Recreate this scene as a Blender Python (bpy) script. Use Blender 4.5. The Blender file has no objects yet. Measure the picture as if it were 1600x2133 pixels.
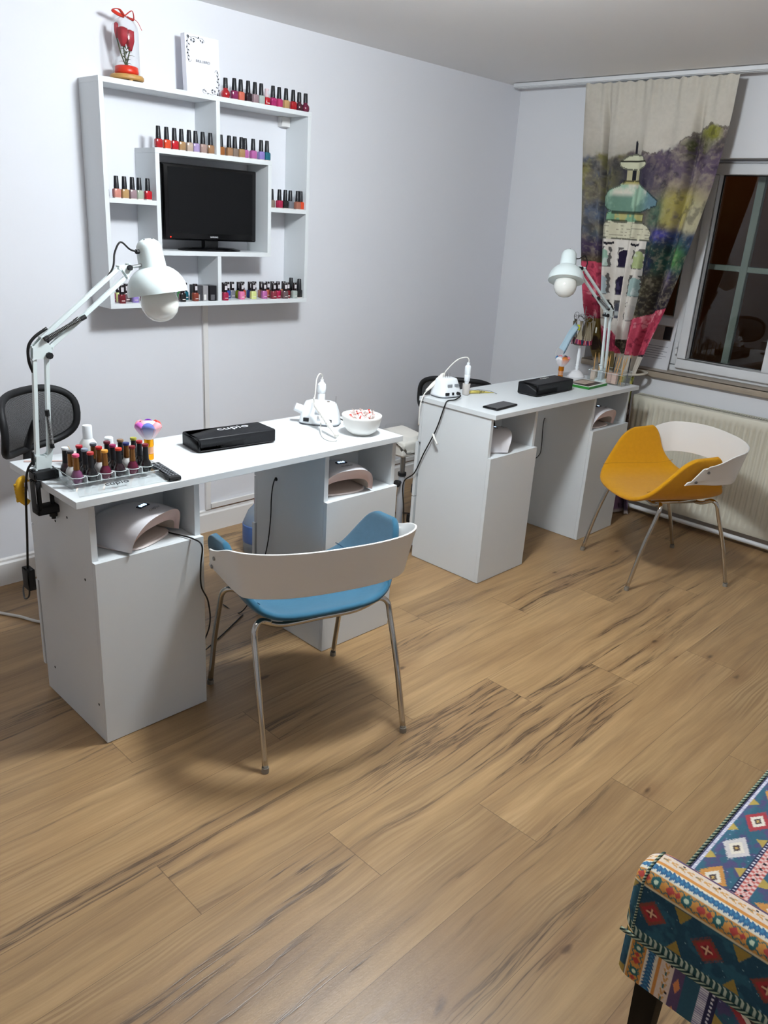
import bpy, bmesh, math, random
import numpy as np
from mathutils import Vector, Matrix
random.seed(7); rng = np.random.default_rng(7)
C = bpy.context.scene.collection
PI = math.pi

# ------------------------------------------------------------ camera, world, light, exposure
scn = bpy.context.scene
cam_d = bpy.data.cameras.new('camera'); cam = bpy.data.objects.new('camera', cam_d); C.objects.link(cam)
scn.camera = cam
F_PX = 1654.5; YAW, PITCH, ROLL = 0.7573, -0.3549, 0.0651
cam.location = (-4.189, -3.089, 1.487)
fwd = Vector((math.cos(YAW)*math.cos(PITCH), math.sin(YAW)*math.cos(PITCH), math.sin(PITCH)))
r0 = Vector((math.sin(YAW), -math.cos(YAW), 0)); u0 = r0.cross(fwd)
rr = math.cos(ROLL)*r0 + math.sin(ROLL)*u0; uu = -math.sin(ROLL)*r0 + math.cos(ROLL)*u0
cam.rotation_euler = Matrix((rr, uu, -fwd)).transposed().to_euler()
cam_d.sensor_fit = 'VERTICAL'; cam_d.sensor_height = 24.0
cam_d.lens = F_PX/2133*24.0
cam_d.clip_start = 0.02
w = bpy.data.worlds.new('night'); scn.world = w; w.use_nodes = True
w.node_tree.nodes['Background'].inputs[0].default_value = (0.010, 0.011, 0.016, 1)
w.node_tree.nodes['Background'].inputs[1].default_value = 1.0
scn.view_settings.view_transform = 'Standard'; scn.view_settings.look = 'None'
scn.view_settings.gamma = 1; scn.view_settings.use_curve_mapping = False
scn.view_settings.exposure = 0.32
try:
    scn.cycles.transparent_max_bounces = 24; scn.cycles.max_bounces = 14; scn.cycles.diffuse_bounces = 8
except Exception: pass
LAMP_POS = (-2.50, -1.58, 2.235); LAMP_STRENGTH = 182.0; LAMP_COLOR = (0.885, 0.955, 1.0)
STREET_W = 5.0

# ------------------------------------------------------------ helpers
def lin(h):
    h = h.lstrip('#'); v = [int(h[i:i+2], 16)/255 for i in (0, 2, 4)]
    return tuple(((c+0.055)/1.055)**2.4 if c > 0.04045 else c/12.92 for c in v)
MC = {}
def mat(name, color, rough=0.5, metal=0.0, spec=0.5, trans=0.0, ior=1.45, coat=0.0, bump=0.0, bscale=200.0, var=0.0, vscale=20.0, alpha=1.0, sheen=0.0, emis=None, estr=0.0):
    if name in MC: return MC[name]
    m = bpy.data.materials.new(name); m.use_nodes = True; MC[name] = m
    nt = m.node_tree; b = nt.nodes['Principled BSDF']
    c = lin(color) if isinstance(color, str) else color
    b.inputs['Base Color'].default_value = (*c, 1)
    b.inputs['Roughness'].default_value = rough; b.inputs['Metallic'].default_value = metal
    b.inputs['Specular IOR Level'].default_value = spec; b.inputs['IOR'].default_value = ior
    b.inputs['Transmission Weight'].default_value = trans; b.inputs['Coat Weight'].default_value = coat
    b.inputs['Sheen Weight'].default_value = sheen
    if alpha < 1: b.inputs['Alpha'].default_value = alpha
    if emis:
        b.inputs['Emission Color'].default_value = (*lin(emis), 1); b.inputs['Emission Strength'].default_value = estr
    if var or bump:
        tc = nt.nodes.new('ShaderNodeTexCoord')
    if var:
        n = nt.nodes.new('ShaderNodeTexNoise'); n.inputs['Scale'].default_value = vscale; n.inputs['Detail'].default_value = 5
        nt.links.new(tc.outputs['Object'], n.inputs['Vector'])
        mx = nt.nodes.new('ShaderNodeMix'); mx.data_type = 'RGBA'
        mx.inputs[6].default_value = (*[x*(1-var) for x in c], 1); mx.inputs[7].default_value = (*[min(1, x*(1+var)) for x in c], 1)
        nt.links.new(n.outputs['Fac'], mx.inputs[0]); nt.links.new(mx.outputs[2], b.inputs['Base Color'])
    if bump:
        n = nt.nodes.new('ShaderNodeTexNoise'); n.inputs['Scale'].default_value = bscale; n.inputs['Detail'].default_value = 3
        nt.links.new(tc.outputs['Object'], n.inputs['Vector'])
        bp = nt.nodes.new('ShaderNodeBump'); bp.inputs['Strength'].default_value = bump; bp.inputs['Distance'].default_value = 0.002
        nt.links.new(n.outputs['Fac'], bp.inputs['Height']); nt.links.new(bp.outputs['Normal'], b.inputs['Normal'])
    return m

def link(o, parent=None):
    C.objects.link(o)
    if parent is not None: o.parent = parent
    return o
def obj(name, bm, m, parent=None, smooth=False, solid=0.0, bevel=0.0, sub=0, angle=35, offset=0.0):
    bmesh.ops.recalc_face_normals(bm, faces=bm.faces)
    me = bpy.data.meshes.new(name); bm.to_mesh(me); bm.free()
    for p in me.polygons: p.use_smooth = bool(smooth)
    me.materials.append(m)
    o = bpy.data.objects.new(name, me); link(o, parent)
    if smooth and smooth != 'all':
        try: me.set_sharp_from_angle(angle=math.radians(angle))
        except Exception: pass
    if solid:
        md = o.modifiers.new('s', 'SOLIDIFY'); md.thickness = solid; md.offset = offset
    if bevel:
        md = o.modifiers.new('b', 'BEVEL'); md.width = bevel; md.segments = 2; md.limit_method = 'ANGLE'
    if sub:
        md = o.modifiers.new('u', 'SUBSURF'); md.levels = sub; md.render_levels = sub
    return o
def thing(name, label, cat, loc=(0, 0, 0), rotz=0.0, group=None):
    o = bpy.data.objects.new(name, None); C.objects.link(o); o.empty_display_size = 0.05
    o.location = loc; o.rotation_euler = (0, 0, rotz); o['label'] = label; o['category'] = cat
    if group: o['group'] = group
    return o
def tag(o, label, cat, group=None, kind=None):
    o['label'] = label; o['category'] = cat
    if group: o['group'] = group
    if kind: o['kind'] = kind
    return o
def struct(name, bm, m, **k):
    o = obj(name, bm, m, **k); o['kind'] = 'structure'; o['label'] = name.replace('_', ' '); o['category'] = name.split('_')[0]
    return o
def dup(root, label=None, loc=None, rotz=None, group=None, mats=None):
    r = root.copy(); C.objects.link(r)
    if loc is not None: r.location = loc
    if rotz is not None: r.rotation_euler = (0, 0, rotz)
    if label: r['label'] = label
    if group: r['group'] = group
    for ch in list(root.children):
        c = ch.copy(); C.objects.link(c); c.parent = r
        if mats and ch.name.split('.')[0] in mats:
            c.material_slots[0].link = 'OBJECT'; c.material_slots[0].material = mats[ch.name.split('.')[0]]
        for g in list(ch.children):
            d = g.copy(); C.objects.link(d); d.parent = c
    return r
def NB(): return bmesh.new()
def box(bm, x0, x1, y0, y1, z0, z1, M=None):
    vs = [bm.verts.new((x, y, z)) for z in (z0, z1) for y in (y0, y1) for x in (x0, x1)]
    for f in ((0, 1, 3, 2), (4, 5, 7, 6), (0, 1, 5, 4), (2, 3, 7, 6), (0, 2, 6, 4), (1, 3, 7, 5)):
        bm.faces.new([vs[i] for i in f])
    if M is not None:
        for v in vs: v.co = M @ v.co
    return vs
def rbox(bm, x0, x1, y0, y1, z0, z1, r=0.004, seg=3, M=None):
    t = bmesh.new(); box(t, x0, x1, y0, y1, z0, z1)
    bmesh.ops.bevel(t, geom=list(t.edges), offset=r, segments=seg, profile=0.5, affect='EDGES')
    merge(bm, t, M)
def merge(bm, t, M=None):
    mp = {}
    for v in t.verts: mp[v] = bm.verts.new(M @ v.co if M is not None else v.co)
    for f in t.faces:
        try: bm.faces.new([mp[v] for v in f.verts])
        except ValueError: pass
    t.free()
def frame_z(d):
    d = Vector(d).normalized(); a = Vector((0, 0, 1)) if abs(d.z) < 0.95 else Vector((1, 0, 0))
    x = a.cross(d).normalized(); y = d.cross(x); return x, y, d
def cyl(bm, p0, p1, r0, r1=None, seg=16, caps=True):
    r1 = r0 if r1 is None else r1
    p0, p1 = Vector(p0), Vector(p1); x, y, d = frame_z(p1-p0)
    A = [bm.verts.new(p0+r0*(math.cos(2*PI*i/seg)*x+math.sin(2*PI*i/seg)*y)) for i in range(seg)]
    B = [bm.verts.new(p1+r1*(math.cos(2*PI*i/seg)*x+math.sin(2*PI*i/seg)*y)) for i in range(seg)]
    for i in range(seg): bm.faces.new((A[i], A[(i+1) % seg], B[(i+1) % seg], B[i]))
    if caps: bm.faces.new(A); bm.faces.new(B)
def lathe(bm, prof, c=(0, 0, 0), seg=24, M=None, power=2.0, sx=1.0, sy=1.0):
    rings = []; c = Vector(c)
    for r, z in prof:
        ring = []
        for i in range(seg):
            a = 2*PI*i/seg; ca, sa = math.cos(a), math.sin(a)
            k = (abs(ca)**power+abs(sa)**power)**(-1/power)
            p = Vector((r*k*ca*sx, r*k*sa*sy, z))
            ring.append(bm.verts.new((M @ p if M is not None else p)+c))
        rings.append(ring)
    for a, b in zip(rings, rings[1:]):
        for i in range(seg): bm.faces.new((a[i], a[(i+1) % seg], b[(i+1) % seg], b[i]))
    if prof[0][0] > 1e-5: bm.faces.new(rings[0])
    if prof[-1][0] > 1e-5: bm.faces.new(rings[-1])
    bmesh.ops.remove_doubles(bm, verts=bm.verts, dist=1e-6)
def catmull(pts, n=8):
    P = [Vector(p) for p in pts]; P = [2*P[0]-P[1]]+P+[2*P[-1]-P[-2]]; out = []
    for i in range(1, len(P)-2):
        for k in range(n):
            t = k/n; a, b, c_, d = P[i-1], P[i], P[i+1], P[i+2]
            out.append(0.5*((2*b)+(-a+c_)*t+(2*a-5*b+4*c_-d)*t*t+(-a+3*b-3*c_+d)*t**3))
    out.append(P[-2]); return out
def tube(bm, pts, r, seg=10, smooth=8, flat=1.0, closed=False):
    pts = catmull(pts, smooth) if smooth else [Vector(p) for p in pts]
    n = len(pts); rad = r if callable(r) else (lambda t: r)
    rings = []; up = None
    for i, p in enumerate(pts):
        d = (pts[min(i+1, n-1)]-pts[max(i-1, 0)]).normalized()
        if up is None: x, y, _ = frame_z(d)
        else:
            x = (up-up.dot(d)*d)
            x = x.normalized() if x.length > 1e-6 else frame_z(d)[0]
            y = d.cross(x)
        up = x; R = rad(i/(n-1))
        rings.append([bm.verts.new(p+R*(math.cos(2*PI*k/seg)*x+flat*math.sin(2*PI*k/seg)*y)) for k in range(seg)])
    for a, b in zip(rings, rings[1:]):
        for k in range(seg): bm.faces.new((a[k], a[(k+1) % seg], b[(k+1) % seg], b[k]))
    bm.faces.new(rings[0]); bm.faces.new(rings[-1])
def grid(bm, fn, nu, nv, closeu=False):
    V = [[bm.verts.new(fn(i/(nu-1 if not closeu else nu), j/(nv-1))) for j in range(nv)] for i in range(nu)]
    for i in range(nu if closeu else nu-1):
        for j in range(nv-1):
            bm.faces.new((V[i][j], V[(i+1) % nu][j], V[(i+1) % nu][j+1], V[i][j+1]))
    return V
def cable(name, label, pts, r, m, cat='cable', group=None, smooth=8, parent=None):
    bm = NB(); tube(bm, pts, r, 8, smooth)
    o = obj(name, bm, m, parent, smooth='all')
    if parent is None: tag(o, label, cat, group)
    return o
def text_mesh(name, body, size, m, parent, M, extrude=0.0004, font=None, sx=1.0):
    cu = bpy.data.curves.new(name, 'FONT'); cu.body = body; cu.size = size; cu.extrude = extrude
    cu.align_x = 'CENTER'; cu.align_y = 'CENTER'; cu.resolution_u = 4
    t = bpy.data.objects.new(name+'_tmp', cu); C.objects.link(t)
    me = bpy.data.meshes.new_from_object(t); bpy.data.objects.remove(t)
    me.transform(Matrix.Diagonal((sx, 1, 1, 1))); me.transform(M); me.name = name
    me.materials.clear(); me.materials.append(m)
    return link(bpy.data.objects.new(name, me), parent)
def lerp_tab(tab, t):
    for (a, va), (b, vb) in zip(tab, tab[1:]):
        if t <= b:
            k = (t-a)/(b-a) if b > a else 0
            k = max(0, min(1, k))
            if isinstance(va, tuple): return tuple(p+(q-p)*k for p, q in zip(va, vb))
            return va+(vb-va)*k
    return tab[-1][1]
def T(x, y, z): return Matrix.Translation((x, y, z))
def RZ(a): return Matrix.Rotation(a, 4, 'Z')
def RX(a): return Matrix.Rotation(a, 4, 'X')
def RY(a): return Matrix.Rotation(a, 4, 'Y')

# node material helpers
class NT:
    def __init__(s, name):
        s.m = bpy.data.materials.new(name); s.m.use_nodes = True; s.t = s.m.node_tree; s.b = s.t.nodes['Principled BSDF']
    def n(s, typ, **k):
        x = s.t.nodes.new(typ)
        for a, v in k.items(): setattr(x, a, v)
        return x
    def set(s, sock, v):
        if isinstance(v, bpy.types.NodeSocket): s.t.links.new(v, sock)
        else: sock.default_value = v
    def math(s, op, a, b=None, c=None, clamp=False):
        x = s.n('ShaderNodeMath', operation=op); x.use_clamp = clamp
        s.set(x.inputs[0], a)
        if b is not None: s.set(x.inputs[1], b)
        if c is not None: s.set(x.inputs[2], c)
        return x.outputs[0]
    def mix(s, f, a, b, mode='MIX'):
        x = s.n('ShaderNodeMix', data_type='RGBA', blend_type=mode)
        s.set(x.inputs[0], f); s.set(x.inputs[6], a); s.set(x.inputs[7], b); return x.outputs[2]
    def noise(s, vec, scale, detail=4, rough=0.5, dist=0.0):
        x = s.n('ShaderNodeTexNoise'); s.set(x.inputs['Vector'], vec)
        x.inputs['Scale'].default_value = scale; x.inputs['Detail'].default_value = detail
        x.inputs['Roughness'].default_value = rough; x.inputs['Distortion'].default_value = dist
        return x.outputs['Fac']
    def ramp(s, f, stops):
        x = s.n('ShaderNodeValToRGB'); e = x.color_ramp.elements
        while len(e) < len(stops): e.new(0.5)
        for q, (p, c) in zip(e, stops):
            q.position = p; q.color = (*c, 1) if len(c) == 3 else c
        s.set(x.inputs[0], f); return x.outputs[0]
    def comb(s, x, y, z):
        q = s.n('ShaderNodeCombineXYZ'); s.set(q.inputs[0], x); s.set(q.inputs[1], y); s.set(q.inputs[2], z); return q.outputs[0]

# ------------------------------------------------------------ materials
def floor_material():
    g = NT('oak_laminate'); tc = g.n('ShaderNodeTexCoord'); sp = g.n('ShaderNodeSeparateXYZ')
    g.t.links.new(tc.outputs['Object'], sp.inputs[0]); X, Y = sp.outputs[0], sp.outputs[1]
    v = g.math('DIVIDE', g.math('ADD', Y, 1.91), 0.19); row = g.math('FLOOR', v); vf = g.math('FRACT', v)
    off = g.math('MULTIPLY', g.math('ADD', row, 1.0), 0.38)
    uu_ = g.math('DIVIDE', g.math('ADD', g.math('ADD', X, 3.07), off), 1.285); pl = g.math('FLOOR', uu_); uf = g.math('FRACT', uu_)
    wn = g.n('ShaderNodeTexWhiteNoise', noise_dimensions='2D'); g.set(wn.inputs['Vector'], g.comb(row, pl, 0.0))
    rnd = wn.outputs['Value']; rc = wn.outputs['Color']
    sr = g.n('ShaderNodeSeparateColor'); g.t.links.new(rc, sr.inputs[0])
    ox = g.math('MULTIPLY', sr.outputs[0], 37.0); oy = g.math('MULTIPLY', sr.outputs[1], 23.0)
    px_ = g.math('ADD', X, ox); py_ = g.math('ADD', Y, oy)
    # warp
    w1 = g.math('SUBTRACT', g.noise(g.comb(g.math('MULTIPLY', px_, 1.6), g.math('MULTIPLY', py_, 3.0), 0.0), 1.0, 2), 0.5)
    yw = g.math('ADD', py_, g.math('MULTIPLY', w1, 0.07))
    fine = g.noise(g.comb(g.math('MULTIPLY', px_, 5.0), g.math('MULTIPLY', yw, 130.0), 0.0), 1.0, 5, 0.6)
    mid = g.noise(g.comb(g.math('MULTIPLY', px_, 1.6), g.math('MULTIPLY', yw, 22.0), 3.0), 1.0, 4, 0.6)
    big = g.noise(g.comb(g.math('MULTIPLY', px_, 1.3), g.math('MULTIPLY', py_, 6.0), 7.0), 1.0, 3, 0.55)
    # cathedral rings
    rg = g.n('ShaderNodeTexWave', wave_type='BANDS', bands_direction='Y'); rg.inputs['Scale'].default_value = 1.0
    g.set(rg.inputs['Vector'], g.comb(g.math('MULTIPLY', px_, 1.5), g.math('MULTIPLY', yw, 22.0), 0.0))
    rg.inputs['Distortion'].default_value = 14.0; rg.inputs['Detail'].default_value = 2.0; rg.inputs['Detail Scale'].default_value = 0.8
    base = g.ramp(mid, [(0.28, lin('8c7052')), (0.45, lin('a78a64')), (0.58, lin('b5966d')), (0.75, lin('c0a27a'))])
    base = g.mix(g.math('MULTIPLY', g.ramp(big, [(0.36, (1, 1, 1)), (0.60, (0, 0, 0))]), 0.55), base, (*lin('876847'), 1))
    base = g.mix(0.22, base, g.ramp(fine, [(0.3, lin('7d6041')), (0.7, lin('c6aa80'))]))
    cat = g.math('MULTIPLY', g.ramp(g.noise(g.comb(g.math('MULTIPLY', px_, 1.4), g.math('MULTIPLY', py_, 4.0), 31.0), 1.0, 2), [(0.52, (0, 0, 0)), (0.66, (1, 1, 1))]), 0.30)
    base = g.mix(cat, base, g.ramp(rg.outputs['Color'], [(0.25, lin('6a5038')), (0.7, lin('b59e7a'))]))
    tone = g.ramp(sr.outputs[2], [(0.0, (0.79, 0.745, 0.69)), (1.0, (0.99, 0.945, 0.885))])
    base = g.mix(1.0, base, tone, 'MULTIPLY')
    # dark streak cracks
    st = g.noise(g.comb(g.math('MULTIPLY', px_, 0.38), g.math('MULTIPLY', yw, 8.0), 11.0), 1.0, 6, 0.62)
    ridge = g.math('ABSOLUTE', g.math('SUBTRACT', st, 0.5))
    crack = g.ramp(ridge, [(0.0, (1, 1, 1)), (0.015, (0, 0, 0))])
    cm = g.noise(g.comb(g.math('MULTIPLY', px_, 0.8), g.math('MULTIPLY', py_, 6.0), 19.0), 1.0, 3, 0.5)
    crack = g.math('MULTIPLY', crack, g.ramp(cm, [(0.50, (0, 0, 0)), (0.58, (1, 1, 1))]))
    soft = g.math('MULTIPLY', g.ramp(ridge, [(0.0, (1, 1, 1)), (0.07, (0, 0, 0))]), g.ramp(cm, [(0.40, (0, 0, 0)), (0.62, (1, 1, 1))]))
    base = g.mix(g.math('MULTIPLY', soft, 0.55), base, (*lin('68503a'), 1))
    base = g.mix(g.math('MULTIPLY', crack, 0.75), base, (*lin('3a2a1e'), 1))
    # knots
    vo = g.n('ShaderNodeTexVoronoi', feature='F1', voronoi_dimensions='2D'); vo.inputs['Scale'].default_value = 1.0; vo.inputs['Randomness'].default_value = 1.0
    kv = g.comb(g.math('ADD', g.math('MULTIPLY', px_, 2.0), g.math('MULTIPLY', w1, 0.35)), g.math('MULTIPLY', yw, 4.6), 0.0)
    g.set(vo.inputs['Vector'], kv)
    kn = g.noise(kv, 9.0, 3)
    kd = g.math('ADD', vo.outputs['Distance'], g.math('MULTIPLY', g.math('SUBTRACT', kn, 0.5), 0.12))
    vs_ = g.n('ShaderNodeSeparateColor'); g.t.links.new(vo.outputs['Color'], vs_.inputs[0])
    ksel = g.math('GREATER_THAN', vs_.outputs[0], 0.74)
    halo = g.math('MULTIPLY', g.ramp(kd, [(0.02, (1, 1, 1)), (0.24, (0, 0, 0))]), ksel)
    core = g.math('MULTIPLY', g.ramp(kd, [(0.008, (1, 1, 1)), (0.05, (0, 0, 0))]), ksel)
    base = g.mix(g.math('MULTIPLY', halo, 0.5), base, (*lin('77573a'), 1))
    base = g.mix(g.math('MULTIPLY', core, 0.75), base, (*lin('402b1a'), 1))
    # seams
    def edge(f, wd):
        return g.math('MAXIMUM', g.math('LESS_THAN', f, wd), g.math('GREATER_THAN', f, 1-wd))
    seam = g.math('MAXIMUM', edge(vf, 0.004), edge(uf, 0.0009))
    base = g.mix(g.math('MULTIPLY', seam, 0.55), base, (*lin('4a3521'), 1))
    g.t.links.new(base, g.b.inputs['Base Color'])
    rgh = g.math('ADD', 0.27, g.math('MULTIPLY', fine, 0.22)); g.t.links.new(rgh, g.b.inputs['Roughness'])
    h = g.math('ADD', g.math('MULTIPLY', fine, 0.6), g.noise(g.comb(g.math('MULTIPLY', px_, 90.0), g.math('MULTIPLY', py_, 300.0), 0.0), 1.0, 2))
    h = g.math('SUBTRACT', h, g.math('MULTIPLY', g.math('MAXIMUM', seam, crack), 1.0))
    bp = g.n('ShaderNodeBump'); bp.inputs['Strength'].default_value = 0.22; bp.inputs['Distance'].default_value = 0.001
    g.set(bp.inputs['Height'], h); g.t.links.new(bp.outputs['Normal'], g.b.inputs['Normal'])
    g.b.inputs['Specular IOR Level'].default_value = 0.45
    return g.m
def paint_material(name, col, scale=60, strength=0.12):
    return mat(name, col, rough=0.75, spec=0.25, bump=strength, bscale=scale, var=0.015, vscale=2.5)
M_floor = floor_material()
M_wall = paint_material('wall_paint_cool_white', '#dfe0e5')
M_wall2 = paint_material('window_wall_paint', '#dfe0e3')
M_ceil = paint_material('ceiling_paint', '#ecebea')
M_board = mat('white_laminate_board', '#d6dadc', rough=0.38, spec=0.45, bump=0.05, bscale=700)
M_edge = mat('board_edge_band', '#dcdcd0', rough=0.45)
M_trim = mat('white_trim', '#e2e0de', rough=0.4)
M_pvc = mat('white_pvc', '#dfe1e3', rough=0.3)
M_plastic = mat('white_plastic', '#e9edf0', rough=0.28)
M_chairwhite = mat('chair_white_plastic', '#e4e2de', rough=0.35)
M_black = mat('black_plastic', '#0e0f11', rough=0.35)
M_blackm = mat('matte_black_plastic', '#121316', rough=0.6)
M_cord = mat('black_cord', '#0b0b0c', rough=0.5)
M_wcord = mat('white_cord', '#dcdad4', rough=0.5)
M_chrome = mat('chrome', '#c9c6c0', rough=0.12, metal=1.0)
M_steel = mat('brushed_steel', '#9a9a9a', rough=0.35, metal=1.0)
M_gold = mat('gold_metal', '#c88a3c', rough=0.22, metal=1.0)
M_goldp = mat('shiny_orange_gold', '#f0a300', rough=0.15, metal=0.6)
M_lampw = mat('pale_lacquered_metal', '#dfeaea', rough=0.3)
M_bulb = mat('frosted_bulb_glass', '#e6e6e0', rough=0.12, spec=0.6)
M_glass = mat('clear_glass', '#ffffff', rough=0.0, trans=1.0, ior=1.45)
def thin_clear(name, tint=(0.97, 0.98, 0.98), refl=0.12, rough=0.03):
    m = bpy.data.materials.new(name); m.use_nodes = True; nt = m.node_tree; nt.nodes.clear()
    o = nt.nodes.new('ShaderNodeOutputMaterial'); t = nt.nodes.new('ShaderNodeBsdfTransparent'); gl = nt.nodes.new('ShaderNodeBsdfGlossy')
    t.inputs[0].default_value = (*tint, 1); gl.inputs['Roughness'].default_value = rough
    fr = nt.nodes.new('ShaderNodeLayerWeight'); pw = nt.nodes.new('ShaderNodeMath'); pw.operation = 'POWER'; pw.inputs[1].default_value = 3.5
    nt.links.new(fr.outputs['Facing'], pw.inputs[0])
    ml = nt.nodes.new('ShaderNodeMath'); ml.operation = 'MULTIPLY_ADD'; ml.use_clamp = True; ml.inputs[1].default_value = 0.6; ml.inputs[2].default_value = refl
    nt.links.new(pw.outputs[0], ml.inputs[0]); ad = ml
    mx = nt.nodes.new('ShaderNodeMixShader'); nt.links.new(ad.outputs[0], mx.inputs[0])
    nt.links.new(t.outputs[0], mx.inputs[1]); nt.links.new(gl.outputs[0], mx.inputs[2]); nt.links.new(mx.outputs[0], o.inputs[0])
    return m
M_acryl = thin_clear('clear_acrylic', refl=0.05)
M_film = thin_clear('cellophane', refl=0.06, rough=0.08)
M_pane = thin_clear('window_pane', tint=(0.9, 0.92, 0.92), refl=0.03, rough=0.0)
M_blue = mat('blue_felt', '#31617a', rough=0.95, spec=0.1, sheen=0.3, bump=0.5, bscale=900, var=0.12, vscale=60)
M_yellow = mat('mustard_felt', '#c98e14', rough=0.95, spec=0.1, sheen=0.2, bump=0.5, bscale=900, var=0.10, vscale=60)
M_stitch_b = mat('blue_seam', '#1c4a66', rough=0.9)
M_rad = mat('radiator_enamel', '#d6d2c2', rough=0.4)
M_sill = mat('beige_stone_sill', '#a39686', rough=0.4, var=0.08, vscale=30)
M_leather = mat('black_leatherette', '#111216', rough=0.5, spec=0.35, bump=0.35, bscale=120)
M_silverp = mat('silver_print', '#e4e5e8', rough=0.4)
M_darkprint = mat('dark_print', '#26282c', rough=0.5)

# ------------------------------------------------------------ structure
H = 2.235
bm = NB(); box(bm, -5.6, 0.3, -4.6, 0.2, -0.05, 0); struct('floor', bm, M_floor)
bm = NB(); box(bm, -5.6, 0.3, -4.6, 0.2, H, H+0.05); struct('ceiling', bm, M_ceil)
bm = NB(); box(bm, -5.6, 0.3, 0, 0.2, 0, H); struct('wall_left', bm, M_wall)
bm = NB(); box(bm, -5.8, -5.6, -4.6, 0.2, 0, H); struct('wall_back', bm, M_wall)
bm = NB(); box(bm, -5.6, 0.3, -4.8, -4.6, 0, H); struct('wall_front', bm, M_wall)
WY0, WY1, WZ0, WZ1 = -2.75, -0.66, 0.79, 1.86          # window opening
bm = NB()
box(bm, 0, 0.3, -4.6, WY0, 0, H); box(bm, 0, 0.3, WY1, 0, 0, H)
box(bm, 0, 0.3, WY0, WY1, 0, WZ0-0.035); box(bm, 0, 0.3, WY0, WY1, WZ1, H)
struct('wall_right', bm, M_wall2)
# sill
bm = NB(); rbox(bm, -0.03, 0.12, WY0, WY1+0.0, WZ0-0.035, WZ0, 0.004); struct('trim_1', bm, M_sill, smooth=True)['label'] = 'beige stone window sill'
# window frame
fx0, fx1 = 0.09, 0.16
win = bpy.data.objects.new('window_1', None); C.objects.link(win); win['kind'] = 'structure'; win['label'] = 'white framed window'; win['category'] = 'window'
bm = NB()
def bar(y0, y1, z0, z1, a=fx0, b=fx1): rbox(bm, a, b, min(y0, y1), max(y0, y1), z0, z1, 0.004, 2)
bar(WY1, WY0, WZ0, 0.825); bar(WY1, WY0, 1.83, WZ1); [bar(p_, q_, 0.8252, 1.8298, fx0+.0006, fx1-.0006) for p_, q_ in ((WY1, WY1-0.04), (-1.115, -1.185), (-1.705, -1.775), (WY0, WY0+0.05))]
bar(WY1-0.0405, -1.1145, 0.8254, 1.075, fx0+0.012, fx1-0.01)
obj('window_frame', bm, M_pvc, win, smooth=True)
def sash(y0, y1, z0, z1, name='window_sash', wd=0.055):
    global bm
    bm = NB(); a, b = fx0-0.022, fx1-0.02
    rbox(bm, a, b, y0, y1, z0, z0+wd, 0.006, 3); rbox(bm, a, b, y0, y1, z1-wd, z1, 0.006, 3)
    rbox(bm, a+.0005, b-.0005, y0, y0+wd, z0+wd-.003, z1-wd+.003, 0.006, 3); rbox(bm, a+.0005, b-.0005, y1-wd, y1, z0+wd-.003, z1-wd+.003, 0.006, 3)
    s = obj(name, bm, M_pvc, win, smooth=True)
    bm = NB()
    for (q0, q1, r0_, r1_) in ((y0+wd-.004, y1-wd+.004, z0+wd-.004, z0+wd+.004), (y0+wd-.004, y1-wd+.004, z1-wd-.004, z1-wd+.004)):
        box(bm, b-0.03, b-0.02, q0, q1, r0_, r1_)
    for q in (y0+wd, y1-wd): box(bm, b-0.03, b-0.02, q-.004, q+.004, z0+wd, z1-wd)
    obj('gasket', bm, M_black, s)
    bm = NB(); box(bm, b-0.027, b-0.023, y0+wd-0.002, y1-wd+0.002, z0+wd-0.002, z1-wd+0.002)
    obj('pane', bm, M_pane, s)
    return s
s1 = sash(-1.692, -1.182, 0.81, 1.845)
s2 = sash(-2.69, -1.79, 0.81, 1.845)
bm = NB()
for z in (0.90, 0.935, 1.70, 1.735): cyl(bm, (fx0-0.024, -1.176, z-0.014), (fx0-0.024, -1.176, z+0.014), 0.007)
obj('hinge', bm, M_pvc, s1, smooth=True)
bm = NB(); box(bm, 0.12, 0.124, -1.115, WY1-0.04, 1.075, 1.83); obj('pane', bm, M_pane, win)
# casement-like bars behind the panes, standing in for reflections in the glass
bm = NB()
def ob(y0, y1, z0, z1): rbox(bm, 0.24, 0.27, y0, y1, z0, z1, 0.003, 2)
for y in (-0.72, -1.06, -1.38, -1.70, -2.1, -2.5): ob(y-0.02, y+0.02, 0.80, 1.85)
for z in (0.80, 1.33, 1.82): rbox(bm, 0.242, 0.268, -2.7, -0.68, z, z+0.03, 0.003, 2)
fr = obj('reflection_bars', bm, mat('reflection_bar_grey', '#8d968c', rough=0.6), None, smooth=True)
fr['kind'] = 'structure'; fr['label'] = 'bars behind the panes standing in for reflections in the glass'; fr['category'] = 'window'
# neighbouring facade outside, lit by a street lamp
bm = NB(); box(bm, 3.6, 3.8, -6.5, 3.5, -3.0, 6.0)
for k in range(5):
    pass
fa = obj('building_facade', bm, mat('ochre_render', '#8a5a2c', rough=0.9, var=0.2, vscale=3), None)
tag(fa, 'ochre building facade across the street seen dimly through the window', 'building')
ld = bpy.data.lights.new('street_light', 'POINT'); ld.energy = STREET_W; ld.color = (1.0, 0.52, 0.18); ld.shadow_soft_size = 0.1
lo = bpy.data.objects.new('street_light', ld); C.objects.link(lo); lo.location = (2.5, 0.1, 2.9)

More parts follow.
